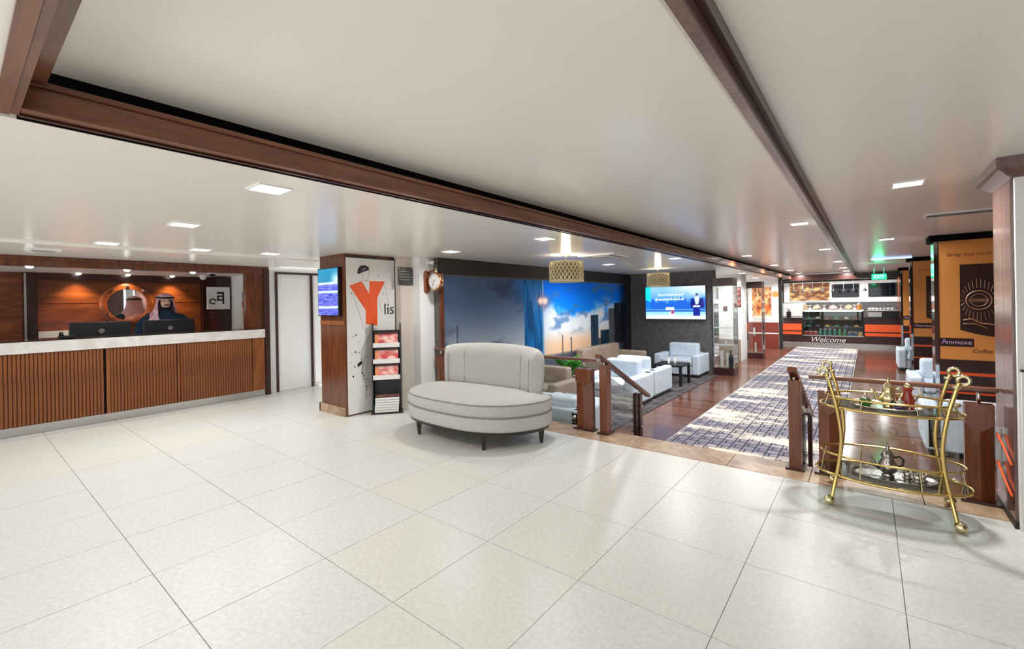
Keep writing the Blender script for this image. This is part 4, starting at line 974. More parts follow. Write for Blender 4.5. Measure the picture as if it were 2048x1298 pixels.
# ------------------------------------------------------------------ orange poster columns on the right
def poster_column(k, x0, y0, label):
    st = struct('wall_column', MB().box(x0 + 0.0, 2.4, y0, y0 + 0.35, ZL, ZT), M['darkwood'])
    bx('steel_edge', M['chrome'], st, x0 - 0.012, x0 + 0.03, y0 - 0.012, y0 + 0.36, ZL, 2.27)
    bx('crown', M['dark'], st, x0 - 0.06, 2.4, y0 - 0.06, y0 + 0.41, 2.27, ZT)
    for z0, z1 in ((0.36, 0.40), (0.10, 0.125)): bx('orange_line', M['orange'], st, x0 + .03, 2.0, y0 - .012, y0, z0, z1)
    t = thing('coffee_poster', label, 'poster', (x0 + 0.04, y0, 0.58), 0, 'orange coffee posters on the columns')
    w = 1.1
    bx('sheet', M['posterorange'], t, 0, w, -0.008, 0, 0, 1.69)
    MB().poly([(x, -0.010, z) for x, z in ((0.215, 1.345), (0.60, 1.345), (0.61, 0.34), (0.52, 0.335), (0.36, 0.37), (0.21, 0.425))], (0, 0.002, 0)).build('coffee_bag', M['posterbrown'], t)
    def oval(cx_, cz_, a, b): return [(cx_ + a * math.cos(2 * PI * q / 32), -0.012, cz_ + b * math.sin(2 * PI * q / 32)) for q in range(32)]
    br = mat('tan print line', (150, 110, 80), 0.5)
    em = MB()
    em.tube(oval(0.40, 0.84, 0.125, 0.13), 0.009, 4, closed=True).tube(oval(0.40, 0.84, 0.085, 0.085), 0.007, 4, closed=True)
    em.box(0.25, 0.55, -0.014, -0.011, 0.81, 0.815).box(0.25, 0.55, -0.014, -0.011, 0.865, 0.87).box(0.30, 0.50, -0.014, -0.011, 0.825, 0.855)
    for q in range(26):
        a = 2 * PI * q / 26
        em.tube([(0.40 + 0.15 * math.cos(a), -0.0115, 0.84 + 0.17 * math.sin(a)), (0.40 + 0.18 * math.cos(a), -0.0115, 0.84 + 0.30 * math.sin(a))], 0.003, 4)
    em.build('emblem', br, t)
    em2 = MB().tube([(0.24, -0.0115, 0.56), (0.32, -0.0115, 0.58), (0.42, -0.0115, 0.52), (0.54, -0.0115, 0.50)], 0.010, 4).tube([(0.24, -0.0115, 0.51), (0.36, -0.0115, 0.51), (0.48, -0.0115, 0.45)], 0.008, 4)
    em2.build('bean_print', br, t)
    bx('name_band', M['posterbrown'], t, 0.0, 0.345, -0.010, -0.008, 0.185, 0.305)
    MB().poly([(x, -0.0115, z) for x, z in ((0.012, 0.21), (0.035, 0.285), (0.046, 0.295), (0.057, 0.285), (0.078, 0.21), (0.058, 0.225), (0.046, 0.25), (0.034, 0.225))], (0, 0.001, 0)).build('leaf_emblem', mat('mauve print', (150, 110, 160), 0.5), t)
    text('lettering', 'mmoxe', 0.085, mat('pale lilac print', (206, 190, 214), 0.5), t, (0.195, -0.0105, 0.245), (R(90), 0, 0), 0.0008)
    text('coffee_lettering', 'Coffee', 0.075, M['posterbrown'], t, (0.42, -0.009, 0.13), (R(90), 0, 0), 0.0008, 0.4)
    text('slogan_lettering', 'drop out to make', 0.078, mat('brown slogan print', (150, 84, 34), 0.5), t, (0.08, -0.009, 1.49), (R(90), 0, 0), 0.0008, 0.0, 'LEFT')
    return t
poster_column(0, 0.765, 8.9, 'orange coffee poster on the nearest column beside the wood clad pillar')
poster_column(1, 0.76, 13.5, 'orange coffee poster on the second column, behind the nearest one')
poster_column(2, 0.80, 18.2, 'orange coffee poster on the farthest column by the coffee bar')
struct('wall_bar_post', MB().box(0.88, 1.0, 21.02, 22.5, ZL, 2.2), M['panel'])
t = thing('linear_lamp', 'blue white linear lamp on the ceiling by the second poster column', 'lamp', (0.42, 13.2, ZT))
bx('tube', M['blueled'], t, -0.35, 0.35, -0.015, 0.015, -0.03, -0.004)
bx('base', M['white'], t, -0.37, 0.37, -0.025, 0.025, -0.005, 0.0)
t = thing('ceiling_slot', 'long slot air vent in the ceiling before the nearest poster column', 'vent', (0.98, 6.6, ZT))
bx('frame', M['white'], t, -0.5, 0.6, -0.12, 0.12, -0.012, 0.0)
for k in range(3): bx('slot', M['dark'], t, -0.47, 0.57, -0.075 + .06 * k, -0.045 + .06 * k, -0.0135, -0.012)

# wood clad pillar at the right edge
pr = struct('wall_pillar_right', MB().box(0.76, 1.9, 4.24, 4.74, ZL, ZT), M['clad'])
bx('clad_panel', M['clad'], pr, 0.72, 0.76, 4.24, 4.46, 0.04, 2.30)
bx('clad_panel', M['clad'], pr, 0.72, 0.76, 4.465, 4.74, 0.04, 2.30)
bx('dark_base', M['lampwall'], pr, 0.715, 0.76, 4.22, 4.74, 0.0, 0.04)
bx('white_face', M['white'], pr, 0.735, 1.9, 4.20, 4.24, 0.0, ZT)
cr = MB()
prof = [(0.0, 2.235), (0.02, 2.25), (0.06, 2.285), (0.075, 2.30), (0.075, ZT - 0.001)]
rings = []
for d, z in prof: rings.append([(0.72 - d, 4.20 - d, z), (1.9, 4.20 - d, z), (1.9, 4.74 + d, z), (0.72 - d, 4.74 + d, z)])
cr.layers(rings).build('crown', M['clad'], pr)
ap = thing('white_appliance', 'white appliance with a dark door at the right edge against the pillar', 'appliance', (1.06, 4.20, 0))
bx('body', M['paper'], ap, -0.315, 0.315, -0.03, -0.001, 0.02, 1.01, bevel=0.004)
bx('door', mat('slate blue door', (52, 62, 76), 0.2), ap, -0.29, 0.29, -0.037, -0.03, 0.08, 0.60)
bx('top_line', M['black'], ap, -0.317, 0.317, -0.032, -0.001, 1.01, 1.022)
bx('foot', M['black'], ap, -0.30, 0.30, -0.028, -0.004, 0.0, 0.02)

# ------------------------------------------------------------------ railings
def wide_post(rail, xc, y, w=0.21, h=0.71, zt=0.815):
    x0, x1 = xc - w / 2, xc + w / 2; f0, f1, b = y - 0.04, y - 0.005, y + 0.05
    v = [(x0, f0, h), (x1, f0, h), (x1, f0, h - .14), (xc, f0, h - .20), (x0, f0, h - .14), (x0, f1, h - .14), (x1, f1, h - .14), (xc, f0, 0.0), (x0, f1, 0), (x1, f1, 0), (x0, b, h), (x1, b, h), (x0, b, 0), (x1, b, 0)]
    f = [(0, 1, 2, 3, 4), (4, 3, 5), (3, 2, 6), (5, 3, 7, 8), (3, 6, 9, 7), (0, 10, 11, 1), (10, 12, 13, 11), (0, 4, 5, 8, 12, 10), (1, 11, 13, 9, 6, 2), (8, 7, 9, 13, 12)]
    p = MB().faces(v, f).build('post', M['postwood'], rail)
    for z0 in (0.0,): bx('base_plate', M['darkwood'], p, x0 - .03, x1 + .03, y - .06, y + .06, 0.0, 0.018, bevel=0.003)
    MB().tube([(xc, y, h), (xc, y, zt)], 0.012, 8).build('rail_stub', M['chrome'], p, smooth=True)
def rail_h(rail, x0, x1, y, z):
    bx('handrail', M['woodx'], rail, x0, x1, y - 0.03, y + 0.03, z, z + 0.032, bevel=0.008)
def glass_h(rail, x0, x1, y):
    bx('glass_panel', M['glass'], rail, x0, x1, y + 0.006, y + 0.014, 0.05, 0.69)
    for x in (x0 + .02, x1 - .02):
        for z in (0.12, 0.60): MB().lathe([(0.018, -0.012), (0.018, 0.02)], (x, y, z), 10, 'y').build('glass_clip', M['steel'], rail)
YR = 4.62
r1 = thing('railing', 'wood and glass railing behind the curved grey sofa', 'railing', (0, 0, 0.001), 0, None)
rail_h(r1, -5.19, -2.46, YR, 0.80)
for x in (-5.06, -3.84, -2.61): wide_post(r1, x, YR, 0.21 if x > -5 else 0.2)
glass_h(r1, -4.93, -3.97, YR); glass_h(r1, -3.71, -2.74, YR)
r2 = thing('railing', 'wood and glass railing behind the brass trolley', 'railing', (0, 0, 0.001), 0, None)
rail_h(r2, -0.41, 0.715, YR, 0.80)
for x in (-0.268, 0.615): wide_post(r2, x, YR, 0.15 if x > 0 else 0.155)
glass_h(r2, -0.17, 0.51, YR)
def stair_rail(x, label):
    t = thing('stair_handrail', label, 'handrail', (x, 0, 0), 0, None)
    bx('newel_post', M['postwood'], t, -0.045, 0.045, 4.56, 4.68, 0.002, 0.78, bevel=0.004)
    bx('newel_foot', M['darkwood'], t, -0.07, 0.07, 4.535, 4.70, 0.001, 0.02)
    MB().tube([(0, 4.60, 0.78), (0, 4.60, 0.84)], 0.012, 8).build('rail_stub', M['chrome'], t)
    for s in (-0.03, 0.03): bx('lower_post', M['darkwood'], t, s - 0.018, s + 0.018, 5.48, 5.56, ZL + 0.001, 0.30, bevel=0.003)
    for z in (-0.12, 0.14): MB().lathe([(0.018, -0.06), (0.018, 0.06)], (0, 5.52, z), 10, 'x').build('post_bolt', M['steel'], t)
    MB().tube([(0, 5.52, 0.28), (0, 5.52, 0.35)], 0.012, 8).build('rail_stub', M['chrome'], t)
    n = 1
    MB().poly([(-0.035, 4.44, 0.875), (-0.035, 5.86, 0.19), (-0.035, 5.88, 0.225), (-0.035, 4.46, 0.912)], (0.07, 0, 0)).build('handrail', M['wood'], t, bevel=0.006)
    MB().poly([(-0.004, 4.74, 0.10), (-0.004, 5.44, -0.20), (-0.004, 5.44, 0.28), (-0.004, 4.74, 0.62)], (0.008, 0, 0)).build('glass_panel', M['glass'], t)
stair_rail(-2.345, 'sloping stair handrail on the left of the runner')
stair_rail(-0.515, 'sloping stair handrail on the right of the runner, beside the trolley')
t = thing('orange_cord', 'pair of orange barrier cords between the right railing and the pillar', 'cord', (0.0, 0.0, 0.0))
MB().tube([(0.70, 4.60, 0.52), (0.708, 4.45, 0.46), (0.708, 4.24, 0.40)], 0.007, 6).build('upper_cord', M['orange'], t, smooth=True)
MB().tube([(0.70, 4.60, 0.33), (0.708, 4.45, 0.25), (0.708, 4.24, 0.20)], 0.007, 6).build('lower_cord', M['orange'], t, smooth=True)
bx('anchor', M['steel'], t, 0.69, 0.718, 4.59, 4.61, 0.28, 0.56)

# ------------------------------------------------------------------ runner carpet
def runner_mat():
    m = bpy.data.materials.new('patterned runner'); m.use_nodes = True
    N = m.node_tree.nodes; L = m.node_tree.links; b = N['Principled BSDF']; b.inputs['Roughness'].default_value = 0.95; b.inputs['Specular IOR Level'].default_value = 0.1
    tc = N.new('ShaderNodeTexCoord')
    def node(t, **k):
        n = N.new(t)
        for a, v in k.items(): setattr(n, a, v)
        return n
    # meander-like lattice from two offset brick grids
    def brick(sc, rot, off):
        mp = node('ShaderNodeMapping'); mp.inputs['Scale'].default_value = (sc, sc, sc); mp.inputs['Rotation'].default_value = (0, 0, rot); mp.inputs['Location'].default_value = (off, off, 0)
        L.new(tc.outputs['Object'], mp.inputs[0])
        br = node('ShaderNodeTexBrick'); br.inputs['Scale'].default_value = 1.0; br.inputs['Mortar Size'].default_value = 0.028; br.inputs['Brick Width'].default_value = 0.8; br.inputs['Row Height'].default_value = 0.4
        br.inputs['Color1'].default_value = br.inputs['Color2'].default_value = (1, 1, 1, 1); br.inputs['Mortar'].default_value = (0, 0, 0, 1)
        L.new(mp.outputs[0], br.inputs['Vector']); return br.outputs['Color']
    a, c = brick(3.1, 0, 0), brick(3.1, PI / 2, 0.13)
    a2 = brick(7.3, PI / 4, 0.4)
    mul = node('ShaderNodeMixRGB', blend_type='MULTIPLY'); mul.inputs[0].default_value = 1; L.new(a, mul.inputs[1]); L.new(c, mul.inputs[2])
    mul0 = mul; mul = node('ShaderNodeMixRGB', blend_type='MULTIPLY'); mul.inputs[0].default_value = 0.55; L.new(mul0.outputs[0], mul.inputs[1]); L.new(a2, mul.inputs[2])
    def nz(scale, stretch, detail=4):
        mp = node('ShaderNodeMapping'); mp.inputs['Scale'].default_value = stretch; L.new(tc.outputs['Object'], mp.inputs[0])
        t = node('ShaderNodeTexNoise'); t.inputs['Scale'].default_value = scale; t.inputs['Detail'].default_value = detail; L.new(mp.outputs[0], t.inputs['Vector']); return t.outputs['Fac']
    n1 = nz(1.0, (0.75, 2.3, 1), 7); n2 = nz(1.0, (0.5, 1.2, 1), 3)
    def ramp(src, p0, c0, p1, c1):
        r = node('ShaderNodeValToRGB'); e = r.color_ramp.elements; e[0].position = p0; e[1].position = p1; e[0].color = (*lin(c0), 1); e[1].color = (*lin(c1), 1); L.new(src, r.inputs[0]); return r.outputs[0]
    ground = ramp(n1, 0.45, (138, 136, 148), 0.62, (226, 216, 200))
    ground2 = ramp(n2, 0.4, (186, 178, 176), 0.62, (228, 214, 182))
    gm = node('ShaderNodeMixRGB', blend_type='MULTIPLY'); gm.inputs[0].default_value = 0.3; L.new(ground, gm.inputs[1]); L.new(ground2, gm.inputs[2])
    inv = node('ShaderNodeMath', operation='SUBTRACT'); inv.inputs[0].default_value = 1.0; L.new(mul.outputs[0], inv.inputs[1])
    msk = node('ShaderNodeMapRange'); msk.inputs['From Min'].default_value = 0.63; msk.inputs['From Max'].default_value = 0.53; L.new(n1, msk.inputs[0])
    mm = node('ShaderNodeMath', operation='MULTIPLY'); L.new(inv.outputs[0], mm.inputs[0]); L.new(msk.outputs[0], mm.inputs[1])
    fin = node('ShaderNodeMixRGB'); L.new(mm.outputs[0], fin.inputs[0]); L.new(gm.outputs[0], fin.inputs[1]); fin.inputs[2].default_value = (*lin((62, 60, 76)), 1)
    L.new(fin.outputs[0], b.inputs['Base Color'])
    return m
rn = thing('runner_carpet', 'long patterned cream and grey runner leading to the coffee bar', 'carpet', (-1.18, 12.4, ZL))
bx('pile', runner_mat(), rn, -0.875, 0.875, -7.2, 7.2, 0.0006, 0.013)
bx('binding', M['greyink'], rn, -0.89, -0.876, -7.2, 7.2, 0.0006, 0.012); bx('binding', M['greyink'], rn, 0.876, 0.89, -7.2, 7.2, 0.0006, 0.012)

# ------------------------------------------------------------------ curved grey sofa
sf_ = thing('curved_sofa', 'curved grey fabric settee with a tall rounded back on the cream tiles', 'sofa', (-3.55, 3.72, 0))
ctrl = [(-0.78, 0.40), (-0.93, 0.20), (-0.93, -0.06), (-0.80, -0.29), (-0.50, -0.43), (-0.05, -0.47), (0.38, -0.43), (0.70, -0.25), (0.87, 0.05), (0.86, 0.30), (0.70, 0.45), (0.20, 0.48), (-0.40, 0.46)]
out = [(p.x, p.y) for p in crom(ctrl, 6)]
def ring(s, z, dz=None): return [(x * s[0], y * s[1], z) for x, y in out]
def rr(k, z): return [(x * (1 - k / 0.9), y * (1 - k / 0.46), z) for x, y in out]
MB().layers([rr(0.03, 0.155), rr(0.02, 0.155), rr(0.012, 0.185), rr(0.03, 0.19)]).build('base_rail', M['blackwood'], sf_)
MB().layers([rr(0.03, 0.186), rr(0.004, 0.19), rr(0.0, 0.21), rr(0.0, 0.315), rr(0.006, 0.33), rr(0.02, 0.335)]).build('seat_base', M['fabric'], sf_, smooth=True)
MB().layers([rr(0.02, 0.33), rr(0.004, 0.338), rr(-0.006, 0.36), rr(-0.006, 0.44), rr(0.004, 0.462), rr(0.02, 0.475), rr(0.06, 0.492), rr(0.16, 0.508), rr(0.30, 0.514)]).build('seat_cushion', M['fabric'], sf_, smooth=True)
MB().tube(rr(-0.003, 0.462), 0.006, 6, closed=True).build('piping', M['piping'], sf_, smooth=True)
MB().tube(rr(-0.001, 0.334), 0.005, 6, closed=True).build('piping', M['piping'], sf_, smooth=True)
for (x, y) in ((-0.52, -0.36), (0.46, -0.34), (0.80, 0.20), (-0.80, 0.12), (0.45, 0.38), (-0.45, 0.38)):
    MB().lathe([(0.022, 0.0), (0.043, 0.165)], (x, y, 0), 4).build('leg', M['blackwood'], sf_)
# backrest
bk = MB(); NT, rings = 40, []
plan = crom([(-0.76, 0.27), (-0.66, 0.36), (-0.34, 0.43), (0.0, 0.45), (0.36, 0.435), (0.62, 0.37), (0.70, 0.27)], 8, closed=False)
NT = len(plan)
for i, p in enumerate(plan):
    t_ = i / (NT - 1)
    a = plan[min(i + 1, NT - 1)] - plan[max(i - 1, 0)]; a.normalize(); nrm = Vector((-a.y, a.x))    # towards the back
    ztop = 0.945 + 0.07 * (1 - (2 * t_ - 1) ** 2)
    endk = min(1.0, min(t_, 1 - t_) / 0.05)
    ztop -= (1 - endk) ** 2 * 0.07
    groove = sum(0.016 * math.exp(-((t_ - gq) / 0.016) ** 2) for gq in (0.27, 0.70))
    th = 0.055 + 0.035 * endk ** 0.5
    ringp = []
    for off, z in ((-th - 0.01, 0.44), (-th + groove - .005, 0.60), (-th + groove + 0.005, 0.85), (-th + groove + 0.02, ztop - 0.09), (-th * 0.6 + 0.015, ztop - 0.025), (0.01, ztop), (th * 0.6 + 0.01, ztop - 0.03), (th, ztop - 0.10), (th - 0.01, 0.70), (th - 0.03, 0.44)):
        q = p + nrm * off; ringp.append((q.x, q.y, z))
    rings.append(ringp)
for gq in (0.27, 0.70):
    i = int(round(gq * (NT - 1)))
    MB().tube([(x, y - 0.004, z) for x, y, z in rings[i][0:4]], 0.0035, 6).build('seam', M['seam'], sf_, smooth=True)
for i in (3, NT - 4):
    MB().tube([(x, y - 0.004, z) for x, y, z in rings[i][0:4]], 0.0045, 6).build('edge_piping', M['seam'], sf_, smooth=True)
bk.layers(rings).build('backrest', M['fabric'], sf_, smooth=True, subsurf=1)
# ------------------------------------------------------------------ brass trolley
tr = thing('tea_trolley', 'brass two tier tea trolley with oval glass shelves on ball castors', 'trolley', (0.10, 4.18, 0))
leg_r = [(0.325, 0.045), (0.30, 0.19), (0.286, 0.26), (0.266, 0.43), (0.267, 0.56), (0.292, 0.73), (0.325, 0.87), (0.345, 0.945)]
for sx in (-1, 1):
    for sy in (-1, 1):
        pts = crom([(sx * x, sy * (0.205 + (0.03 if z < .1 else 0)), z) for x, z in leg_r], 5, closed=False)
        lg_ = MB().tube(pts, 0.0125, 10).build('leg', M['brass'], tr, smooth=True)
        e_ = pts[-1]
        MB().tube([(e_.x + sx * 0.028 * math.cos(a) + sx * 0.02, e_.y, e_.z + 0.012 + 0.028 * math.sin(a)) for a in [R(200 - 34 * k) for k in range(10)]], 0.011, 8).build('scroll_handle', M['palebrass'], lg_, smooth=True)
        MB().lathe([(0.018, 0.90), (0.022, 0.91), (0.018, 0.92)], (sx * 0.333, sy * 0.205, 0.0), 12).build('collar', M['palebrass'], lg_, smooth=True)
        MB().ball((sx * 0.338, sy * 0.235, 0.035), 0.0345, 16).build('castor', M['palebrass'], tr, smooth=True)
def oval3(a, b, z, n=56): return [(a * math.cos(2 * PI * k / n), b * math.sin(2 * PI * k / n), z) for k in range(n)]
for a, b, z, zg, nm in ((0.40, 0.235, 0.695, 0.765, 'upper'), (0.43, 0.255, 0.205, 0.345, 'lower')):
    gl = MB().layers([oval3(a - .008, b - .008, z - .003), oval3(a - .008, b - .008, z + .003)]).build('glass_shelf', M['shelfglass'], tr)
    MB().tube(oval3(a, b, z), 0.0095, 8, closed=True).build('shelf_rim', M['brass'], tr, smooth=True)
    MB().tube(oval3(a - 0.03, b - 0.02, zg), 0.0075, 8, closed=True).build('guard_rail', M['brass'], tr, smooth=True)
    for k in range(8):
        an = 2 * PI * (k + 0.5) / 8
        MB().tube([((a - .005) * math.cos(an), (b - .005) * math.sin(an), z), ((a - .03) * math.cos(an), (b - .02) * math.sin(an), zg)], 0.004, 6).build('spindle', M['palebrass'], tr)
def tray(label, loc, a, b, m):
    t = thing('serving_tray', label, 'tray', loc)
    MB().layers([oval3(a - .02, b - .02, 0), oval3(a, b, 0.012), oval3(a - .004, b - .004, 0.014), oval3(a - .025, b - .025, 0.004)]).build('tray', m, t, smooth=False)
    MB().tube(oval3(a, b, 0.013), 0.004, 6, closed=True).build('rim', m, t, smooth=True)
def teapot(name, label, loc, s, m, mh, rz):
    t = thing(name, label, 'teapot', loc, rz)
    prof = [(0.040, 0), (0.042, 0.008), (0.028, 0.016), (0.05, 0.035), (0.066, 0.065), (0.064, 0.09), (0.045, 0.125), (0.038, 0.145), (0.044, 0.158)]
    MB().lathe([(r * s, z * s) for r, z in prof], (0, 0, 0), 24).build('body', m, t, smooth=True)
    MB().lathe([(r * s, z * s) for r, z in ((0.046, 0.158), (0.046, 0.164), (0.034, 0.185), (0.022, 0.205), (0.010, 0.218), (0.013, 0.23), (0.005, 0.245), (0.002, 0.275))], (0, 0, 0), 20).build('lid', m, t, smooth=True)
    MB().tube([(x * s, 0, z * s) for x, z in ((-0.055, 0.055), (-0.085, 0.075), (-0.095, 0.115), (-0.115, 0.14), (-0.13, 0.145))], [0.018 * s, 0.015 * s, 0.011 * s, 0.009 * s, 0.008 * s], 10).build('spout', m, t, smooth=True)
    MB().tube([(x * s, 0, z * s) for x, z in ((0.042, 0.15), (0.075, 0.165), (0.10, 0.14), (0.095, 0.10), (0.062, 0.075))], 0.008 * s, 8).build('handle', mh, t, smooth=True)
tray('oval silver tray on the upper shelf of the trolley', (0.09, 4.18, 0.6985), 0.20, 0.13, M['silverl'])
teapot('teapot', 'pale gold teapot on the upper shelf of the trolley', (0.105, 4.19, 0.704), 0.82, M['palebrass'], M['palebrass'], R(15))
def cup(name, label, loc, m, s):
    t = thing(name, label, 'cup', loc, 0, None)
    MB().lathe([(0.03 * s, 0), (0.042 * s, 0.012 * s), (0.044 * s, 0.05 * s), (0.038 * s, 0.052 * s)], (0, 0, 0), 16).build('bowl', m, t, smooth=True)
    MB().lathe([(0.036 * s, 0.052 * s), (0.03 * s, 0.075 * s), (0.01 * s, 0.09 * s), (0.012 * s, 0.10 * s), (0.002 * s, 0.12 * s)], (0, 0, 0), 16).build('lid', M['silverl'], t, smooth=True)
    MB().tube([(0.04 * s, 0, 0.045 * s), (0.065 * s, 0, 0.04 * s), (0.06 * s, 0, 0.015 * s), (0.04 * s, 0, 0.015 * s)], 0.004 * s, 6).build('handle', M['silverl'], t, smooth=True)
cup('sugar_bowl', 'small dark green bowl with a silver lid on the upper trolley tray', (-0.025, 4.17, 0.704), M['greenglass'], 0.85)
cup('sugar_bowl', 'small dark purple bowl in front of the gold teapot on the upper trolley tray', (0.165, 4.11, 0.704), M['purple'], 0.8)
t = thing('amber_jug', 'tall red amber jug with a curved handle beside the gold teapot', 'jug', (0.21, 4.20, 0.704))
MB().lathe([(0.034, 0), (0.038, 0.01), (0.036, 0.07), (0.022, 0.11), (0.03, 0.15), (0.026, 0.15)], (0, 0, 0), 18).build('body', M['amber'], t, smooth=True)
MB().tube([(0.028, 0, 0.14), (0.06, 0, 0.15), (0.068, 0, 0.11), (0.036, 0, 0.05)], 0.005, 8).build('handle', M['palebrass'], t, smooth=True)
MB().lathe([(0.03, 0.15), (0.02, 0.165), (0.006, 0.18)], (0, 0, 0), 14).build('lid', M['palebrass'], t, smooth=True)
tray('oval silver tray on the lower shelf of the trolley', (0.12, 4.17, 0.2085), 0.235, 0.15, M['silver'])
teapot('teapot', 'dark silver teapot with a pointed lid on the lower shelf of the trolley', (0.095, 4.17, 0.214), 0.88, M['silver'], M['black'], R(10))
for k, (x, y, lb) in enumerate(((0.20, 4.20, 'small silver cup nearest the teapot on the lower trolley tray'), (0.25, 4.15, 'small silver cup in the middle of the lower trolley tray'), (0.28, 4.20, 'small silver cup at the right end of the lower trolley tray'))):
    t = thing('tea_cup', lb, 'cup', (x, y, 0.214), 0, 'silver cups on the lower tray')
    MB().lathe([(0.016, 0), (0.022, 0.02), (0.026, 0.045), (0.023, 0.044), (0.014, 0.006)], (0, 0, 0), 14).build('bowl', M['silverl'], t, smooth=True)
    MB().lathe([(0.018, -0.0005), (0.03, 0.003), (0.018, 0.004)], (0, 0, 0), 14).build('saucer', M['silverl'], t, smooth=True)

# ------------------------------------------------------------------ the man behind the desk
def skin_obj(name, parent, verts, edges, radii, m, root=0, sub=2):
    me = bpy.data.meshes.new(name); me.from_pydata(verts, edges, [])
    o = bpy.data.objects.new(name, me); COL.objects.link(o); o.parent = parent
    sm = o.modifiers.new('skin', 'SKIN'); sm.use_smooth_shade = True
    if not me.skin_vertices: me.skin_vertices.new()
    for i, r in enumerate(radii):
        sv = me.skin_vertices[0].data[i]; sv.radius = r if isinstance(r, tuple) else (r, r); sv.use_root = (i == root)
    s = o.modifiers.new('sub', 'SUBSURF'); s.levels = s.render_levels = sub
    me.materials.append(m)
    return o
man = thing('person', 'man in a red and white headscarf and navy coat standing behind the desk', 'person', (-9.22, 2.24, 0.0), R(-4))
V, E, Rd = [], [], []
def chain(pts, prev=None):
    for (p, r) in pts:
        V.append(p); Rd.append(r); i = len(V) - 1
        if prev is not None: E.append((prev, i))
        prev = i
    return prev
pel = chain([((0, 0, 0.92), 0.10)])
che = chain([((0.02, 0, 1.08), 0.10), ((0.03, 0, 1.25), 0.11), ((0.04, 0, 1.36), 0.085)], pel)
nk = chain([((0.055, 0, 1.44), 0.058), ((0.075, 0, 1.50), 0.055), ((0.10, 0, 1.555), (0.066, 0.072)), ((0.09, 0, 1.63), (0.078, 0.092)), ((0.075, 0, 1.69), (0.062, 0.075))], che)
for s in (-1, 1):
    hip = chain([((0, s * 0.09, 0.86), 0.10), ((0.01, s * 0.10, 0.48), 0.065), ((-0.02, s * 0.10, 0.09), 0.042), ((0.05, s * 0.11, 0.04), 0.038), ((0.14, s * 0.12, 0.03), 0.03)], pel)
    w_ = chain([((0.03, s * 0.16, 1.34), 0.058), ((0.02, s * 0.29, 1.22), 0.050), ((0.05, s * 0.335, 1.07), 0.044), ((0.20, s * 0.24, 0.985), 0.036), ((0.32, s * 0.13, 0.93), 0.028), ((0.37, s * 0.11, 0.92), (0.036, 0.022))], che)
    for k, (dy, ln_) in enumerate(((-0.03, 0.062), (-0.010, 0.075), (0.010, 0.070), (0.028, 0.055))):
        chain([((0.41, s * 0.11 + dy, 0.92), 0.0095), ((0.41 + ln_ * .55, s * 0.11 + dy * 1.1, 0.915), 0.009), ((0.41 + ln_, s * 0.11 + dy * 1.1, 0.895), 0.008)], w_)
    chain([((0.36, s * 0.11 - s * 0.04, 0.915), 0.011), ((0.40, s * 0.11 - s * 0.062, 0.905), 0.0095)], w_)
body = skin_obj('body', man, V, E, Rd, M['skin'])
# coat: torso and sleeves
def ell(x, a_, b_, z, n=28): return [(x + a_ * math.cos(2 * PI * k / n), b_ * math.sin(2 * PI * k / n), z) for k in range(n)]
cb = MB().layers([ell(0, .17, .21, .55), ell(0, .16, .195, .9), ell(.01, .15, .19, 1.1), ell(.02, .155, .215, 1.24), ell(.03, .145, .225, 1.32), ell(.035, .125, .19, 1.385), ell(.045, .10, .125, 1.43), ell(.055, .078, .085, 1.46), ell(.062, .07, .074, 1.495)])
for s in (-1, 1):
    cb.tube(crom([(0.03, s * 0.13, 1.345), (0.02, s * 0.235, 1.305), (0.01, s * 0.31, 1.20), (0.05, s * 0.345, 1.06), (0.19, s * 0.25, 0.985), (0.30, s * 0.15, 0.945)], 4, closed=False), [.082, .084, .086, .086, .086, .085, .083, .080, .077, .075, .072, .07, .067, .064, .061, .058, .055, .052, .049, .047, .046], 12)
cb.build('coat', M['navy'], man, smooth=True)
MB().tube([(0.172, 0.0, 1.30), (0.178, 0.0, 1.15), (0.165, 0, 0.95)], 0.004, 5).build('coat_placket', M['ink'], man)
V, E, Rd = [], [], []
chain([((0, 0, 0.60), (0.19, 0.16)), ((0, 0, 0.3), (0.17, 0.15)), ((0, 0, 0.10), (0.18, 0.16))])
skin_obj('robe', man, V, E, Rd, M['white'])
shoe = MB()
for s in (-1, 1): shoe.box(-0.06, 0.19, s * 0.11 - 0.045, s * 0.11 + 0.045, 0.0, 0.07)
shoe.build('shoes', M['black'], man, bevel=0.02)
# face: lies on the head, tilted down
HC = Vector((0.098, 0, 1.595)); 
fx = lambda dz: 0.176 - 0.9 * (dz * dz) / 0.12
fc = MB().faces([(0.158, 0.0, 1.632), (0.160, -0.013, 1.588), (0.160, 0.013, 1.588), (0.198, 0.0, 1.583), (0.168, 0, 1.574)], [(0, 3, 1), (0, 2, 3), (1, 3, 4), (2, 4, 3), (0, 1, 4, 2)])
fc.build('nose', M['skin'], man, smooth=True, subsurf=2)
for s in (-1, 1):
    MB().ball((0.158, s * 0.031, 1.618), 0.010, 10, (0.7, 1.4, 0.6)).build('eye', M['ink'], man, smooth=True)
    MB().tube([(0.157, s * 0.052, 1.634), (0.164, s * 0.034, 1.642), (0.166, s * 0.014, 1.638)], 0.0055, 6).build('eyebrow', M['ink'], man, smooth=True)
MB().tube([(0.160, -0.024, 1.548), (0.170, 0, 1.551), (0.160, 0.024, 1.548)], 0.0055, 6).build('mouth', mat('lips', (160, 92, 80), 0.5), man, smooth=True)
bd = MB()
bd.tube([(0.06, -0.088, 1.61), (0.085, -0.086, 1.56), (0.125, -0.060, 1.51), (0.150, 0, 1.500), (0.125, 0.060, 1.51), (0.085, 0.086, 1.56), (0.06, 0.088, 1.61)], [0.008, 0.011, 0.016, 0.020, 0.016, 0.011, 0.008], 8)
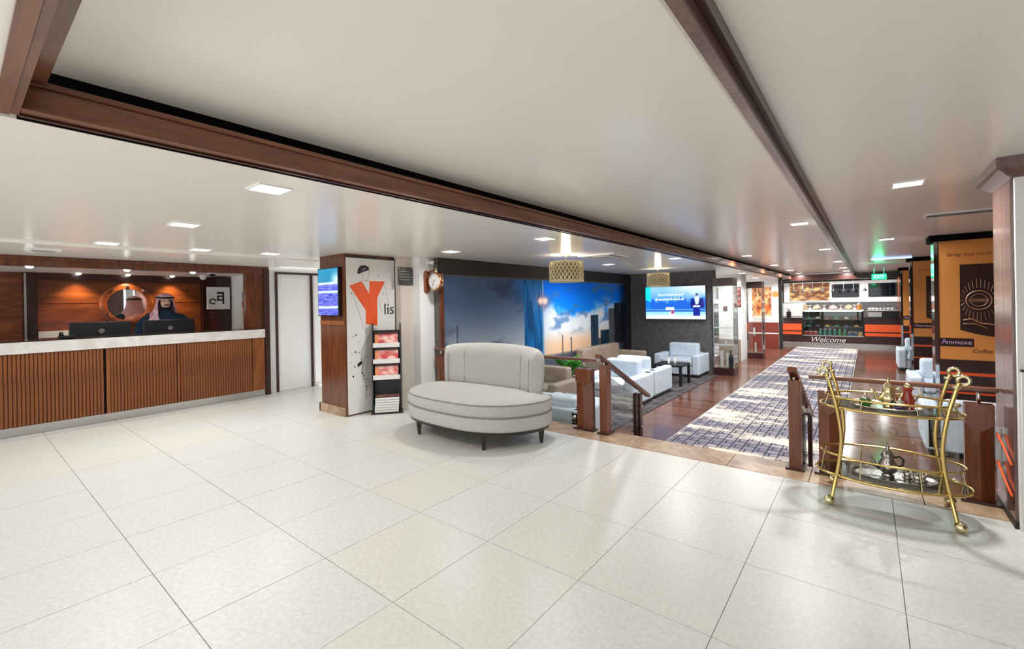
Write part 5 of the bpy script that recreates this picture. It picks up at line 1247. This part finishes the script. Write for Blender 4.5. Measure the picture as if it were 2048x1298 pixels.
bd.tube([(0.160, -0.034, 1.552), (0.171, 0, 1.566), (0.160, 0.034, 1.552)], 0.0065, 6)
bd.build('beard', mat('black beard', (30, 24, 22), 0.9), man, smooth=True)
# headscarf: cap, side falls
SCARF = mat('red white check cloth', (206, 96, 112), 0.85, 0, 0.1, kind='checker', rgb2=(240, 228, 230), scale=75)
cap = []
for rr_, z in ((0.112, 1.655), (0.114, 1.672), (0.108, 1.70), (0.090, 1.725), (0.055, 1.742), (0.012, 1.748)):
    cap.append([(0.078 + rr_ * 1.06 * math.cos(2 * PI * k / 28), rr_ * math.sin(2 * PI * k / 28), z - (0.012 if False else 0.02 * math.cos(2 * PI * k / 28) * 0.5)) for k in range(28)])
MB().layers(cap, cap0=False).build('headscarf', SCARF, man, smooth=True)
dr_ = MB(); rows = []
for q, (z, r_, a0, a1) in enumerate(((1.668, 0.112, 48, 312), (1.60, 0.122, 58, 302), (1.53, 0.135, 55, 305), (1.46, 0.165, 42, 270), (1.40, 0.205, 36, 215), (1.33, 0.225, 30, 165), (1.25, 0.235, 26, 140), (1.19, 0.24, 24, 120))):
    n = 40; row = []
    for k in range(n + 1):
        a = R(a0 + (a1 - a0) * k / n)
        w_ = 1 + 0.035 * math.sin(k * 1.7 + q * 0.6)
        row.append((0.06 + r_ * 0.92 * w_ * math.cos(a), -r_ * w_ * math.sin(a), z))
    rows.append(row)
vs = [p for r_ in rows for p in r_]; n1 = len(rows[0])
fs = [(j * n1 + i, j * n1 + i + 1, (j + 1) * n1 + i + 1, (j + 1) * n1 + i) for j in range(len(rows) - 1) for i in range(n1 - 1)]
so = dr_.faces(vs, fs).build('headscarf_fall', SCARF, man, smooth=True)
so.modifiers.new('solid', 'SOLIDIFY').thickness = 0.006
for z, r_ in ((1.677, 0.116), (1.692, 0.1145)):
    MB().tube([(0.078 + r_ * 1.06 * math.cos(2 * PI * k / 32), r_ * math.sin(2 * PI * k / 32), z - 0.010 * math.cos(2 * PI * k / 32)) for k in range(32)], 0.0085, 8, closed=True).build('head_cord', M['black'], man, smooth=True)

# lettering becomes plain meshes
bpy.context.view_layer.update()
dg = bpy.context.evaluated_depsgraph_get()
for o in TEXTS:
    me = bpy.data.meshes.new_from_object(o.evaluated_get(dg))
    n = bpy.data.objects.new('tmp', me); COL.objects.link(n)
    n.parent = o.parent; n.matrix_local = o.matrix_local.copy()
    nm = o.name; bpy.data.objects.remove(o); n.name = nm
